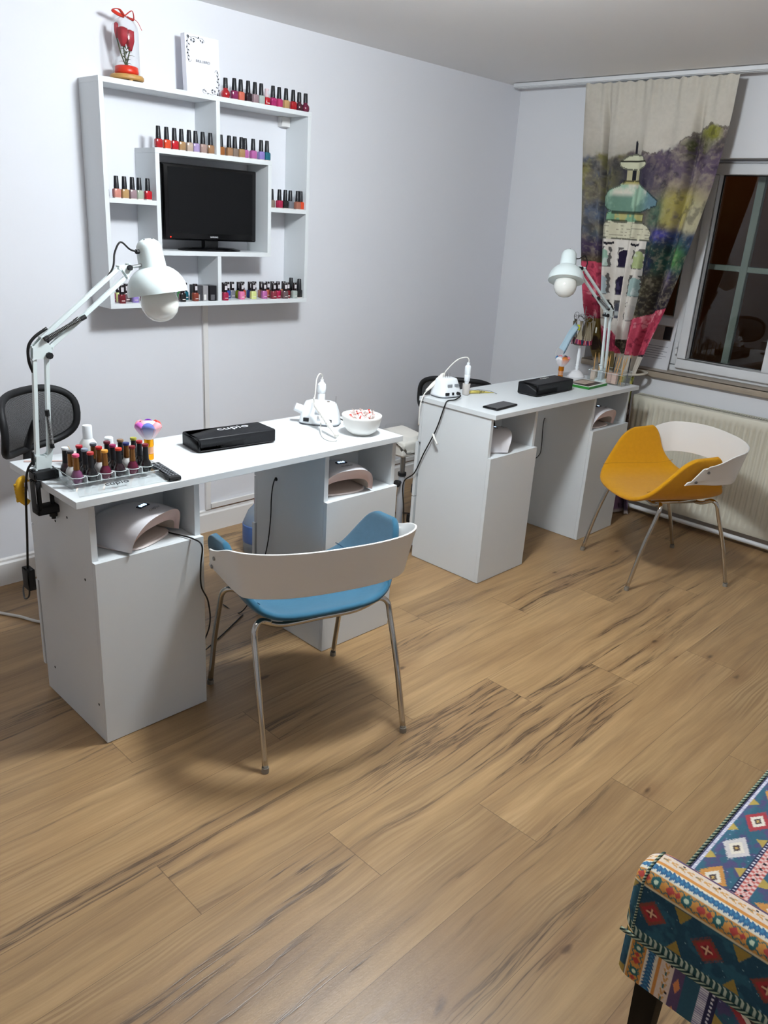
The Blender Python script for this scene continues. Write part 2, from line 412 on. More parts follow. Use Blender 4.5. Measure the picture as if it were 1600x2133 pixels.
# baseboards
def baseboard(name, x0, x1, y0, y1, axis):
    b_ = NB()
    if axis == 'y':
        box(b_, x0, x1, -0.016, 0, 0, 0.082)
        prof = [(-0.016, 0.082), (-0.016, 0.09), (-0.009, 0.097), (-0.009, 0.106), (0, 0.112), (0, 0.082)]
        A = [b_.verts.new((x0, p, z)) for p, z in prof]; B = [b_.verts.new((x1, p, z)) for p, z in prof]
    else:
        box(b_, -0.016, 0, y0, y1, 0, 0.082)
        prof = [(-0.016, 0.082), (-0.016, 0.09), (-0.009, 0.097), (-0.009, 0.106), (0, 0.112), (0, 0.082)]
        A = [b_.verts.new((p, y0, z)) for p, z in prof]; B = [b_.verts.new((p, y1, z)) for p, z in prof]
    for i in range(6): b_.faces.new((A[i], A[(i+1) % 6], B[(i+1) % 6], B[i]))
    b_.faces.new(A); b_.faces.new(B)
    struct(name, b_, M_trim)
baseboard('baseboard_left', -5.6, -0.0, 0, 0, 'y')
baseboard('baseboard_right', 0, 0, -4.6, -0.017, 'x')
# cable trunking down the shelf wall and along the baseboard
bm = NB(); rbox(bm, -2.180, -2.153, -0.014, 0, 0.112, 1.094, 0.002); struct('trim_2', bm, M_trim)['label'] = 'vertical white cable trunking on the wall'
bm = NB(); rbox(bm, -2.152, -0.45, -0.014, 0, 0.115, 0.140, 0.002); struct('trim_3', bm, M_trim)['label'] = 'horizontal white cable trunking above the baseboard'
bm = NB(); box(bm, -2.150, -0.45, -0.0125, 0, 0.1125, 0.1155); struct('trim_4', bm, mat('brown_adhesive_gap', '#7b5230', rough=0.8))['label'] = 'brown gap under the cable trunking'
# curtain rail
bm = NB(); rbox(bm, -0.145, -0.075, -4.55, -0.05, H-0.022, H-0.001, 0.003)
box(bm, -0.128, -0.122, -4.55, -0.05, H-0.024, H-0.021); box(bm, -0.098, -0.092, -4.55, -0.05, H-0.024, H-0.021)
tag(obj('curtain_rail', bm, M_pvc, None, smooth=True), 'white double-track curtain rail along the ceiling above the window', 'curtain rail')

# ceiling lamp (just above the top of the picture)
lt = thing('ceiling_lamp', 'round white flush ceiling lamp in the middle of the room', 'ceiling lamp', LAMP_POS)
bm = NB(); lathe(bm, [(0.001, -0.001), (0.065, -0.001), (0.065, -0.02), (0.055, -0.024), (0.0001, -0.024)], seg=48); obj('lamp_base', bm, M_plastic, lt, smooth=True)
bm = NB(); lathe(bm, [(0.05, -0.0245), (0.085, -0.040), (0.118, -0.075), (0.125, -0.105), (0.115, -0.14), (0.085, -0.168), (0.045, -0.182), (0.0001, -0.186)], seg=48)
me_ = bpy.data.materials.new('lamp_diffuser_glow'); me_.use_nodes = True
b_ = me_.node_tree.nodes['Principled BSDF']; b_.inputs['Emission Color'].default_value = (*LAMP_COLOR, 1); b_.inputs['Emission Strength'].default_value = LAMP_STRENGTH
obj('diffuser', bm, me_, lt, smooth='all')

# ------------------------------------------------------------ radiator
rad = thing('radiator', 'cream panel radiator with vertical flutes under the window sill', 'radiator', (0, 0, 0))
RY0, RY1 = -2.46, -1.062; RX0, RX1 = -0.108, -0.03; RZ0, RZ1 = 0.065, 0.655
bm = NB()
def rad_x(y, z):
    ph = ((y-RY1)/0.0305) % 1.0
    e = 1.0 if (RZ0+0.045 < z < RZ1-0.045) else 0.0
    g_ = min(abs(ph-0.5)*2, 1.0)
    return RX0+0.009*e*(1 if g_ > 0.72 else (g_/0.72)**3)
ny = int((RY1-RY0)/0.0305)*8
ys = [RY1-(RY1-RY0)*i/ny for i in range(ny+1)]
zs = [RZ0, RZ0+0.012, RZ0+0.0449, RZ0+0.058, RZ1-0.058, RZ1-0.0449, RZ1-0.012, RZ1]
V = [[bm.verts.new((rad_x(y, z) if 2 < j < 5 else RX0+(0.006 if j in (0, 7) else 0), y, z)) for j, z in enumerate(zs)] for y in ys]
for i in range(ny):
    for j in range(7): bm.faces.new((V[i][j], V[i+1][j], V[i+1][j+1], V[i][j+1]))
obj('front_panel', bm, M_rad, rad, smooth=True, angle=50)
bm = NB(); box(bm, RX0+0.012, RX1, RY0+0.002, RY1-0.002, RZ0+0.004, RZ1-0.012); obj('body', bm, mat('radiator_inner', '#8d8a80', rough=0.6), rad)
bm = NB()
rbox(bm, RX0+0.004, RX0+0.012, RY0, RY1, RZ1-0.006, RZ1+0.004, 0.001, 1); rbox(bm, RX1-0.008, RX1, RY0, RY1, RZ1-0.006, RZ1+0.004, 0.001, 1)
for i in range(int((RY1-RY0)/0.0125)):
    y = RY1-0.006-i*0.0125; box(bm, RX0+0.012, RX1-0.008, y-0.0035, y, RZ1-0.004, RZ1+0.002)
obj('top_grille', bm, mat('grille_enamel', '#c9c6b8', rough=0.5), rad)
bm = NB(); rbox(bm, RX0+0.002, RX1, RY1-0.001, RY1+0.004, RZ0, RZ1, 0.001, 1); obj('side_panel', bm, M_rad, rad)
for y_ in (-1.3, -2.2): bm = NB(); box(bm, RX1, -0.016, y_, y_+0.03, 0.12, 0.6); obj('bracket', bm, M_rad, rad)
bm = NB(); tube(bm, [(-0.115, -4.4, 0.036), (-0.115, -2.0, 0.036), (-0.115, -1.2, 0.036), (-0.115, -0.6, 0.036), (-0.115, -0.25, 0.036)], 0.012, 12, 2)
tag(obj('heating_pipe', bm, M_pvc, None, smooth='all'), 'white heating pipe running along the floor below the radiator', 'pipe')

# ------------------------------------------------------------ wall shelf unit
sh = thing('wall_shelf', 'white square wall shelf unit with compartments around a central television niche', 'shelf', (0, 0, 0))
SD = -0.1525; t_ = 0.018
X0, X1, Z0, Z1 = -2.682, -1.703, 1.0915, 1.8915
def board(name, x0, x1, z0, z1):
    b = NB(); box(b, x0, x1, SD, -0.001, z0, z1); return obj(name, b, M_board, sh, bevel=0.0008)
board('top_board', X0, X1, Z1-t_, Z1); board('bottom_board', X0, X1, Z0, Z0+t_)
board('side_board', X0, X0+t_, Z0+t_, Z1-t_); board('side_board', X1-t_, X1, Z0+t_, Z1-t_)
BX0, BX1, BZ0, BZ1 = -2.469, -1.916, 1.291, 1.680
board('niche_board', BX0, BX1, BZ1-t_, BZ1); board('niche_board', BX0, BX1, BZ0, BZ0+t_)
board('niche_board', BX0, BX0+t_, BZ0+t_, BZ1-t_); board('niche_board', BX1-t_, BX1, BZ0+t_, BZ1-t_)
board('divider', -2.193, -2.175, BZ1, Z1-t_); board('divider', -2.193, -2.175, Z0+t_, BZ0)
board('shelf_board', X0+t_, BX0, 1.475, 1.492); board('shelf_board', BX1, X1-t_, 1.477, 1.494)
bm = NB(); rbox(bm, -1.768, -1.722, -0.03, -0.001, 1.833, 1.8735, 0.002); obj('hanging_bracket', bm, M_trim, sh)
bm = NB(); cyl(bm, (X0+0.027, -0.1, Z1-t_-0.001), (X0+0.027, -0.1, Z1-t_-0.006), 0.008); obj('cam_fitting', bm, M_steel, sh)

# television
tv = thing('television', 'small black flat television standing in the central niche of the wall shelf', 'television', (-2.193, -0.095, BZ0+t_), 0.0)
bm = NB(); rbox(bm, -0.225, 0.225, -0.02, 0.018, 0.040, 0.325, 0.006, 3); rbox(bm, -0.15, 0.15, 0.015, 0.04, 0.08, 0.28, 0.01, 3)
obj('cabinet', bm, mat('tv_gloss_black', '#0a0a0c', rough=0.18), tv, smooth=True)
bm = NB(); box(bm, -0.203, 0.203, -0.0212, -0.02, 0.068, 0.312); obj('screen', bm, mat('tv_screen', '#07080a', rough=0.3, spec=0.4), tv)
bm = NB(); lathe(bm, [(0.0001, 0), (0.15, 0), (0.15, 0.006), (0.12, 0.012), (0.03, 0.016), (0.0001, 0.016)], seg=40, sy=0.38)
obj('stand_base', bm, mat('tv_gloss_black', ''), tv, smooth=True)
bm = NB(); rbox(bm, -0.035, 0.035, -0.012, 0.012, 0.012, 0.045, 0.004, 2); obj('stand_neck', bm, M_black, tv, smooth=True)
text_mesh('logo', 'SAMSUNG', 0.0085, M_silverp, tv, T(0.008, -0.0213, 0.055) @ RX(PI/2))
bm = NB(); cyl(bm, (-0.197, -0.0215, 0.052), (-0.197, -0.0195, 0.052), 0.0022); obj('standby_light', bm, mat('red_led', '#ff2010', emis='#ff2010', estr=4), tv)

# glass dome with red rose
dm = thing('rose_dome', 'red preserved roses under a clear glass dome on a wooden base with red ribbon', 'ornament', (-2.535, -0.088, Z1))
M_wood = mat('light_wood', '#b58a4c', rough=0.5, var=0.15, vscale=40)
bm = NB(); lathe(bm, [(0.0001, 0.006), (0.055, 0.006), (0.06, 0.010), (0.06, 0.018), (0.056, 0.023), (0.0001, 0.023)], seg=36)
for a in (0.3, 2.4, 4.5): cyl(bm, (0.045*math.cos(a), 0.045*math.sin(a), 0), (0.045*math.cos(a), 0.045*math.sin(a), 0.008), 0.007)
obj('wooden_base', bm, M_wood, dm, smooth=True)
bm = NB(); lathe(bm, [(0.047, 0.0235), (0.047, 0.16), (0.044, 0.18), (0.034, 0.197), (0.018, 0.207), (0.0001, 0.21)], seg=32); obj('glass_dome', bm, M_film, dm, smooth='all')
bm = NB(); lathe(bm, [(0.0001, 0.026), (0.04, 0.026), (0.043, 0.032), (0.041, 0.05), (0.03, 0.054), (0.0001, 0.055)], seg=20); obj('red_cloth', bm, mat('red_satin', '#d8321e', rough=0.35), dm, smooth='all')
M_rose = mat('dark_red_rose', '#9b1224', rough=0.7, var=0.25, vscale=70); M_green = mat('dry_green_stem', '#3f4a2a', rough=0.8)
for (rx, ry, h0, h1, rad_) in ((-0.013, -0.006, 0.115, 0.172, 0.017), (0.018, 0.0, 0.105, 0.168, 0.015), (-0.028, 0.01, 0.14, 0.185, 0.007)):
    bm = NB()
    for q in range(3):
        rr_ = rad_*(1-0.27*q)
        grid(bm, lambda u, v, rr_=rr_, q=q: Vector((rx+rr_*(0.35+0.65*min(1, v*2.2))*(1+0.08*math.sin(5*2*PI*u+q*2))*math.cos(2*PI*u+q), ry+rr_*(0.35+0.65*min(1, v*2.2))*(1+0.08*math.sin(5*2*PI*u+q*2))*math.sin(2*PI*u+q), h0+(h1-h0+0.002*q)*v)), 25, 7)
    obj('rose', bm, M_rose, dm, smooth='all', solid=0.001)
bm = NB()
for (rx, ry, h0) in ((-0.013, -0.006, 0.12), (0.018, 0.0, 0.11), (-0.028, 0.01, 0.14)): tube(bm, [(0, 0, 0.05), (rx*0.5, ry*0.5, 0.085), (rx, ry, h0)], 0.0022, 6, 4)
for k in range(16):
    a = k*2.4; z = 0.06+0.005*k; L = 0.016+0.004*(k % 3)
    tube(bm, [(0, 0, z-0.006), (L*0.6*math.cos(a), L*0.6*math.sin(a), z+0.004), (L*1.3*math.cos(a), L*1.3*math.sin(a), z+0.002)], lambda t: 0.003*math.sin(PI*min(0.98, t+0.05))+0.0003, 5, 3, flat=0.3)
obj('stems', bm, M_green, dm, smooth='all')
bm = NB()
for pts in ([(0, 0, 0.212), (-0.03, -0.02, 0.226), (-0.05, -0.01, 0.222), (-0.02, 0.004, 0.215), (0, 0, 0.212)], [(0, 0, 0.212), (0.02, -0.02, 0.23), (0.03, -0.01, 0.205), (0.01, 0, 0.212)], [(0, -0.002, 0.212), (0.03, -0.03, 0.2), (0.048, -0.035, 0.172)]):
    tube(bm, pts, 0.006, 6, 6, flat=0.18)
obj('ribbon_bow', bm, mat('red_ribbon', '#cf3a2a', rough=0.35), dm, smooth='all')

# album / box with printed vine border
al = thing('gift_box', 'flat white box with black vine scrolls and BRILLBIRD lettering leaning on the wall', 'box', (-2.208, -0.095, Z1), 0.0)
bm = NB(); box(bm, -0.077, 0.077, 0, 0.028, 0.0, 0.208, RX(-0.06)); obj('box_body', bm, mat('white_card', '#e6e7ef', rough=0.45), al, bevel=0.001)
MA = RX(-0.06)
text_mesh('lettering', 'BRILLBIRD', 0.0125, mat('grey_print', '#55585f', rough=0.5), al, MA @ T(0.0, -0.0006, 0.118) @ RX(PI/2), sx=1.15)
def scroll(pts, r=0.0009):
    tube(bm, [MA @ Vector((x, -0.0008, z)) for x, z in pts], r, 5, 5, flat=0.6)
def leafp(x, z, a, L=0.010):
    c = MA
    d = Vector((math.cos(a), 0, math.sin(a))); n_ = Vector((-math.sin(a), 0, math.cos(a))); p = Vector((x, -0.0008, z))
    q = [bm.verts.new(c @ (p+s*L*d+t*L*0.28*n_)) for s, t in ((0, 0), (0.35, 1), (1, 0.1), (0.4, -0.7))]
    bm.faces.new(q)
for sgn, (cx_, cz_) in ((1, (-0.07, 0.2)), (-1, (0.07, 0.008))):
    bm = NB()
    f = lambda x, z: (cx_+sgn*x, cz_-sgn*z)
    scroll([f(0.002, 0.0), f(0.02, 0.004), f(0.035, 0.0), f(0.055, 0.004), f(0.072, 0.002), f(0.078, 0.012), f(0.070, 0.017)])
    scroll([f(0.002, 0.0), f(0.004, 0.02), f(0.0, 0.04), f(0.005, 0.06), f(0.002, 0.078), f(0.010, 0.09), f(0.018, 0.082)])
    scroll([f(0.02, 0.004), f(0.024, 0.014), f(0.032, 0.02), f(0.038, 0.012)])
    for i, (x, z, a) in enumerate(((0.005, 0.002, -1), (0.012, 0.004, 2.3), (0.018, 0.01, -1.2), (0.028, 0.006, -0.5), (0.034, 0.012, -2), (0.05, 0.004, 0.6), (0.06, 0.006, -0.9), (0.072, 0.008, -1.8), (0.004, 0.015, -2.2), (0.006, 0.026, -0.7), (0.002, 0.035, -2.0), (0.003, 0.046, -0.8), (0.004, 0.056, -2.2), (0.004, 0.066, -1.0), (0.006, 0.078, -1.7))):
        xx, zz = f(x, z); leafp(xx, zz, a+(0 if sgn > 0 else PI), 0.011)
    obj('vine_print', bm, M_darkprint, al)

# ------------------------------------------------------------ nail polish bottles
COL = dict(red='#b3101c', darkred='#7a0c1c', wine='#6d1238', burgundy='#4a0f22', plum='#8d2a5c', coral='#e0705a', blackplum='#2b1420', mauve='#a58a90',
    silver='#b9c4bd', magenta='#b3256a', pink='#c93a72', gold='#c9a06a', orange='#e8502a', tan='#b58e62', beige='#c9b3a2', lilac='#b5a0cf', nude='#b89a90',
    copper='#a67c58', bronze='#a0602c', taupe='#8f7d70', purple='#5a2a78', rosepurple='#c06aa8', violet='#9a86cc', teal='#1f6f82', salmon='#d99080',
    clear='#b8c2ae', crimson='#c41424', black='#101014', grey='#7e8088', rosebrown='#a86a58', brightorange='#e2481a', hotpink='#f07fb0', lime='#b8c81e',
    paleyellow='#e6ee9a', blue='#2a4a9a', green='#4cc25a', brick='#8e3a28', brownred='#8c2c3c', raspberry='#b01848', smoke='#6e5a5c', neonpurple='#a84ac0', white='#e6e6e4', peach='#f0a070', khaki='#a59a50')
WORD = dict(darkred='dark red', blackplum='black plum', rosepurple='rose purple', rosebrown='rosy brown', brightorange='bright orange', hotpink='bubblegum pink', paleyellow='pale yellow', brownred='brownish red', neonpurple='neon purple')
def pol(c): return mat('polish_'+c, tuple(v*0.72+0.004 for v in lin(COL[c])), rough=0.22, coat=0.6, var=0.08, vscale=150)
M_capb = mat('black_cap', '#14151a', rough=0.42)
M_capd = mat('dark_glossy_cap', '#1d1418', rough=0.2)
M_base = mat('thick_bottle_glass', '#cfc6c0', rough=0.1, coat=0.5)
me_cache = {}
def proto_mesh(key, fn):
    if key not in me_cache:
        b = NB(); fn(b); bmesh.ops.recalc_face_normals(b, faces=b.faces); me = bpy.data.meshes.new(key); b.to_mesh(me); b.free()
        for p in me.polygons: p.use_smooth = True
        me.set_sharp_from_angle(angle=math.radians(40)); me.materials.append(M_capb); me_cache[key] = me
    return me_cache[key]
def pshape(name, key, fn, m, parent):
    o = bpy.data.objects.new(name, proto_mesh(key, fn)); link(o, parent)
    o.material_slots[0].link = 'OBJECT'; o.material_slots[0].material = m; return o
# kinds: square (classic), round (globe), slim (small square with stickered cap), gel (pear body, tall cap)
def polish(kind, c, loc, rot=0.0, label='', group=None, cap=None, top=None, sc=1.0):
    r = thing('nail_polish', label, 'nail polish', loc, rot, group); r.scale = (sc, sc, sc)
    if kind == 'square':
        pshape('bottle', 'sq_b', lambda b: lathe(b, [(0.0001, 0.003), (0.0125, 0.003), (0.0142, 0.005), (0.0142, 0.028), (0.0128, 0.0325), (0.0075, 0.035), (0.0001, 0.035)], seg=24, power=4.5, sy=0.85), pol(c), r)
        pshape('bottle_base', 'sq_g', lambda b: lathe(b, [(0.0001, 0), (0.0138, 0), (0.0142, 0.003), (0.0001, 0.0032)], seg=24, power=4.5, sy=0.85), M_base, r)
        pshape('cap', 'sq_c', lambda b: lathe(b, [(0.0001, 0.0345), (0.0098, 0.0345), (0.0095, 0.045), (0.0078, 0.0765), (0.007, 0.078), (0.0001, 0.078)], seg=20), cap or M_capb, r)
    elif kind == 'round':
        pshape('bottle', 'ro_b', lambda b: lathe(b, [(0.0001, 0), (0.012, 0), (0.0165, 0.005), (0.0185, 0.014), (0.0165, 0.024), (0.010, 0.031), (0.009, 0.037), (0.0001, 0.037)], seg=28), pol(c), r)
        pshape('cap', 'ro_c', lambda b: lathe(b, [(0.0001, 0.0365), (0.0098, 0.0365), (0.0095, 0.045), (0.0085, 0.071), (0.0078, 0.073), (0.0001, 0.073)], seg=20), cap or M_capb, r)
    elif kind == 'slim':
        pshape('bottle', 'sl_b', lambda b: lathe(b, [(0.0001, 0), (0.0115, 0), (0.012, 0.002), (0.012, 0.026), (0.0105, 0.030), (0.006, 0.032), (0.0001, 0.032)], seg=20, power=4, sy=0.95), pol(c), r)
        pshape('cap', 'sl_c', lambda b: lathe(b, [(0.0001, 0.0315), (0.0078, 0.0315), (0.0078, 0.062), (0.0072, 0.063), (0.0001, 0.063)], seg=16, power=3.5), cap or M_capd, r)
        pshape('cap_sticker', 'sl_s', lambda b: box(b, -0.005, 0.005, -0.0083, -0.0076, 0.040, 0.055), mat('sticker', '#c9c4c8', rough=0.5), r)
        pshape('brand_print', 'sl_p', lambda b: box(b, -0.006, 0.006, -0.0121, -0.0112, 0.008, 0.0105), mat('pale_print', '#d8ccc8', rough=0.5), r)
    elif kind == 'gel':
        pshape('bottle', 'ge_b', lambda b: lathe(b, [(0.0001, 0), (0.0095, 0), (0.0115, 0.002), (0.0145, 0.012), (0.015, 0.019), (0.0125, 0.028), (0.009, 0.033), (0.0075, 0.037), (0.0001, 0.037)], seg=24), pol(c), r)
        pshape('cap', 'ge_c', lambda b: lathe(b, [(0.0001, 0.0365), (0.0085, 0.0365), (0.0082, 0.04), (0.0072, 0.071), (0.0001, 0.071)], seg=20), cap or M_capb, r)
        if top: pshape('cap_top', 'ge_t', lambda b: lathe(b, [(0.0001, 0.071), (0.0085, 0.071), (0.0092, 0.073), (0.0092, 0.0765), (0.0085, 0.078), (0.0001, 0.078)], seg=20), mat('captop_'+top, COL.get(top, top), rough=0.3), r)
    return r
ORD = ['first', 'second', 'third', 'fourth', 'fifth', 'sixth', 'seventh', 'eighth', 'ninth', 'tenth', 'eleventh', 'twelfth', 'thirteenth']
def row(xs, cols, y, z, where, group, kinds=None):
    for i, (x, c) in enumerate(zip(xs, cols)):
        k = kinds[i] if kinds else 'square'
        wd = WORD.get(c, c)
        yy = y[i] if isinstance(y, (list, tuple)) else y
        cap = None; shape = 'black-capped '
        if k == 'white': k = 'slim'; cap = mat('pink_cap', '#d8c0c4', rough=0.3); shape = 'pink-capped '
        polish(k, c, (x, yy+random.uniform(-.002, .002), z), random.uniform(-0.1, 0.1), '%s%s nail polish, %s from left %s' % (shape, wd, ORD[i], where), group, cap)
row([-2.13, -2.087, -2.056, -2.021, -1.987, -1.955, -1.925, -1.894, -1.860, -1.823, -1.783, -1.750, -1.717],
    ['red', 'plum', 'coral', 'blackplum', 'mauve', 'silver', 'crimson', 'magenta', 'pink', 'gold', 'red', 'burgundy', 'wine'], -0.125, Z1,
    'on top of the wall shelf', 'polish bottles on top of the wall shelf', ['round']+['square']*5+['white']+['square']*4+['round']*2)
row([-2.439, -2.404, -2.369, -2.338, -2.305, -2.274, -2.242, -2.206], ['red', 'orange', 'crimson', 'tan', 'beige', 'lilac', 'nude', 'copper'], -0.128, BZ1,
    'above the television, left of the divider', 'polish bottles above the television')
row([-2.150, -2.117, -2.084, -2.056, -2.026, -1.996, -1.954, -1.924], ['bronze', 'copper', 'taupe', 'tan', 'rosepurple', 'rosepurple', 'violet', 'teal'], [-0.12, -0.128, -0.122, -0.13, -0.115, -0.128, -0.126, -0.126], BZ1,
    'above the television, right of the divider', 'polish bottles above the television')
row([-2.648, -2.620, -2.588, -2.556, -2.527, -2.492], ['purple', 'salmon', 'gold', 'mauve', 'clear', 'crimson'], [-0.09, -0.128, -0.128, -0.128, -0.128, -0.128], 1.492,
    'on the small left shelf', 'polish bottles on the small left shelf')
row([-1.884, -1.853, -1.820, -1.785, -1.753, -1.722-0.012], ['taupe', 'raspberry', 'black', 'grey', 'rosebrown', 'brightorange'], [-0.11, -0.128, -0.128, -0.118, -0.128, -0.128], 1.494,
    'on the small right shelf', 'polish bottles on the small right shelf')
# two deep rows on the bottom board
ZB = Z0+t_
def shelf_low(items, where, group):
    nf = nb = 0
    for (x, y, k, c) in items:
        front = y < -0.11
        if front: n_ = nf; nf += 1
        else: n_ = nb; nb += 1
        w_ = 'front' if front else 'back'
        polish(k, c, (x, y, ZB), random.uniform(-0.15, 0.15), '%s nail polish, %s in the %s row %s' % (WORD.get(c, c), ORD[n_], w_, where), group, sc=1.10)
shelf_low([(-2.148, -0.138, 'slim', 'raspberry'), (-2.049, -0.118, 'slim', 'hotpink'), (-1.985, -0.118, 'slim', 'paleyellow'), (-1.925, -0.118, 'slim', 'rosepurple'), (-1.884, -0.134, 'slim', 'brownred'), (-1.848, -0.118, 'slim', 'raspberry'), (-1.823, -0.140, 'slim', 'smoke'), (-1.792, -0.118, 'slim', 'darkred'), (-1.760, -0.130, 'slim', 'silver'), (-1.732, -0.130, 'square', 'black'),
    (-2.122, -0.088, 'slim', 'wine'), (-2.090, -0.070, 'slim', 'blue'), (-2.062, -0.066, 'slim', 'grey'), (-2.033, -0.076, 'slim', 'lime'), (-2.006, -0.066, 'slim', 'orange'), (-1.968, -0.070, 'slim', 'blue'), (-1.938, -0.062, 'slim', 'white'), (-1.908, -0.074, 'slim', 'salmon'), (-1.872, -0.074, 'slim', 'coral'), (-1.842, -0.070, 'slim', 'burgundy'), (-1.812, -0.074, 'slim', 'pink'), (-1.776, -0.070, 'slim', 'peach'), (-1.740, -0.080, 'square', 'black')],
    'of the bottom right compartment', 'polish bottles in the bottom right compartment')
shelf_low([(-2.624, -0.132, 'slim', 'darkred'), (-2.560, -0.118, 'slim', 'violet'), (-2.52, -0.13, 'slim', 'neonpurple'), (-2.358, -0.138, 'slim', 'black'), (-2.292, -0.130, 'slim', 'brick'),
    (-2.640, -0.085, 'slim', 'hotpink'), (-2.604, -0.066, 'slim', 'paleyellow'), (-2.582, -0.090, 'slim', 'smoke'), (-2.542, -0.070, 'slim', 'grey'), (-2.50, -0.075, 'slim', 'plum'), (-2.46, -0.07, 'slim', 'lime'), (-2.42, -0.075, 'slim', 'raspberry'), (-2.38, -0.075, 'slim', 'hotpink'), (-2.334, -0.085, 'slim', 'green'), (-2.306, -0.074, 'slim', 'teal')],
    'of the bottom left compartment', 'polish bottles in the bottom left compartment')
for i, (x, y, w_, m_, lb) in enumerate(((-2.272, -0.105, 0.024, '#3a3a3e', 'dark grey small carton, leftmost of the cartons on the bottom shelf'), (-2.245, -0.112, 0.024, '#8c8a8c', 'silver grey small carton between two dark ones on the bottom shelf'), (-2.214, -0.122, 0.032, '#15151a', 'black small carton nearest the divider on the bottom shelf'))):
    q = thing('polish_carton', lb, 'box', (x, y, ZB), 0.0, 'small cartons on the bottom shelf')
    bm = NB(); box(bm, -w_/2, w_/2, -0.026, 0.030, 0, 0.062); obj('carton', bm, mat('carton_%d' % i, m_, rough=0.4), q, bevel=0.0006)
    bm = NB(); box(bm, -w_/2+0.003, w_/2-0.010, -0.0266, -0.0258, 0.004, 0.026); obj('print', bm, mat('carton_print_%d' % i, ['#b0aaa6', '#dcdad6', '#5a5a5e'][i], rough=0.5), q)

# ------------------------------------------------------------ manicure desks
def screw(bm, p, d, r=0.004):
    d = Vector(d); cyl(bm, Vector(p)-d*0.001, Vector(p)+d*0.0006, r, seg=12)
def desk(name, label, x0, y0, L, D, rot, px, qx, py, drawers):
    # origin at front-left foot corner of the top's footprint
    t = thing(name, label, 'desk', (x0, y0, 0), rot)
    TT = 0.02; TZ = 0.76
    b = NB(); box(b, 0, L, 0, D, TZ-TT, TZ); obj('tabletop', b, M_board, t, bevel=0.001)
    for i, (a, c_) in enumerate((px, qx)):
        pe = D-0.022
        b = NB(); th = 0.018; zc = 0.568; zt = TZ-TT-0.0005
        box(b, a, a+th, py, pe, 0.002, zt); box(b, c_-th, c_, py, pe, 0.002, zt)       # side panels
        box(b, a+th, c_-th, pe-0.2, pe-0.182, zc, zt)                               # back of the cubby
        obj('pedestal_panels', b, M_board, t, bevel=0.0006)
        b = NB(); box(b, a-0.0, c_, py-0.0175, py-0.0005, 0.002, zc+0.004); box(b, a+th+.0005, c_-th-.0005, py-0.0004, pe-0.201, zc-0.014, zc+0.004)
        obj('front_panel', b, M_board, t, bevel=0.0006)
        # drawer fronts at the back
        for z0_, z1_, op in drawers:
            b = NB(); box(b, a+0.001, c_-0.001, pe+0.002+op, pe+0.018+op, z0_, z1_); box(b, a+0.03, c_-0.03, pe-0.15+op, pe+0.0021+op, z0_+0.02, min(z1_-0.02, z0_+0.12)); dr = obj('drawer_front', b, M_board, t, bevel=0.0006)
            b = NB(); tube(b, [((a+c_)/2-0.05, pe+0.018+op, (z0_+z1_)/2), ((a+c_)/2-0.045, pe+0.04+op, (z0_+z1_)/2), ((a+c_)/2+0.045, pe+0.04+op, (z0_+z1_)/2), ((a+c_)/2+0.05, pe+0.018+op, (z0_+z1_)/2)], 0.004, 8, 3)
            obj('handle', b, M_steel, dr, smooth='all')
    return t
D1 = (-3.3583, -1.2256, 1.2082, 0.4232, -0.0052)
d1 = desk('manicure_desk', 'white two-pedestal manicure desk nearer the camera, with blue chair in front', D1[0], D1[1], D1[2], D1[3], D1[4], (0.0425, 0.3794), (0.8642, 1.2030), 0.0262, ((0.076, 0.372, 0.012), (0.376, 0.56, 0.0), (0.564, 0.73, 0.0)))
D2 = (-1.5906, -1.2231, 1.215, 0.4195, 0.0043)
d2 = desk('manicure_desk', 'white two-pedestal manicure desk by the window wall, with yellow chair', D2[0], D2[1], D2[2], D2[3], D2[4], (0.0058, 0.3458), (0.8262, 1.1741), 0.0240, ((0.045, 0.29, 0.012), (0.294, 0.55, 0.012), (0.555, 0.73, 0.0)))
bm = NB()
for z, y in ((0.660, 0.16), (0.625, 0.24), (0.503, 0.075), (0.115, 0.03+.016), (0.1, 0.34)): screw(bm, (0.0425, y, z), (-1, 0, 0))
obj('screw_holes', bm, M_blackm, d1)
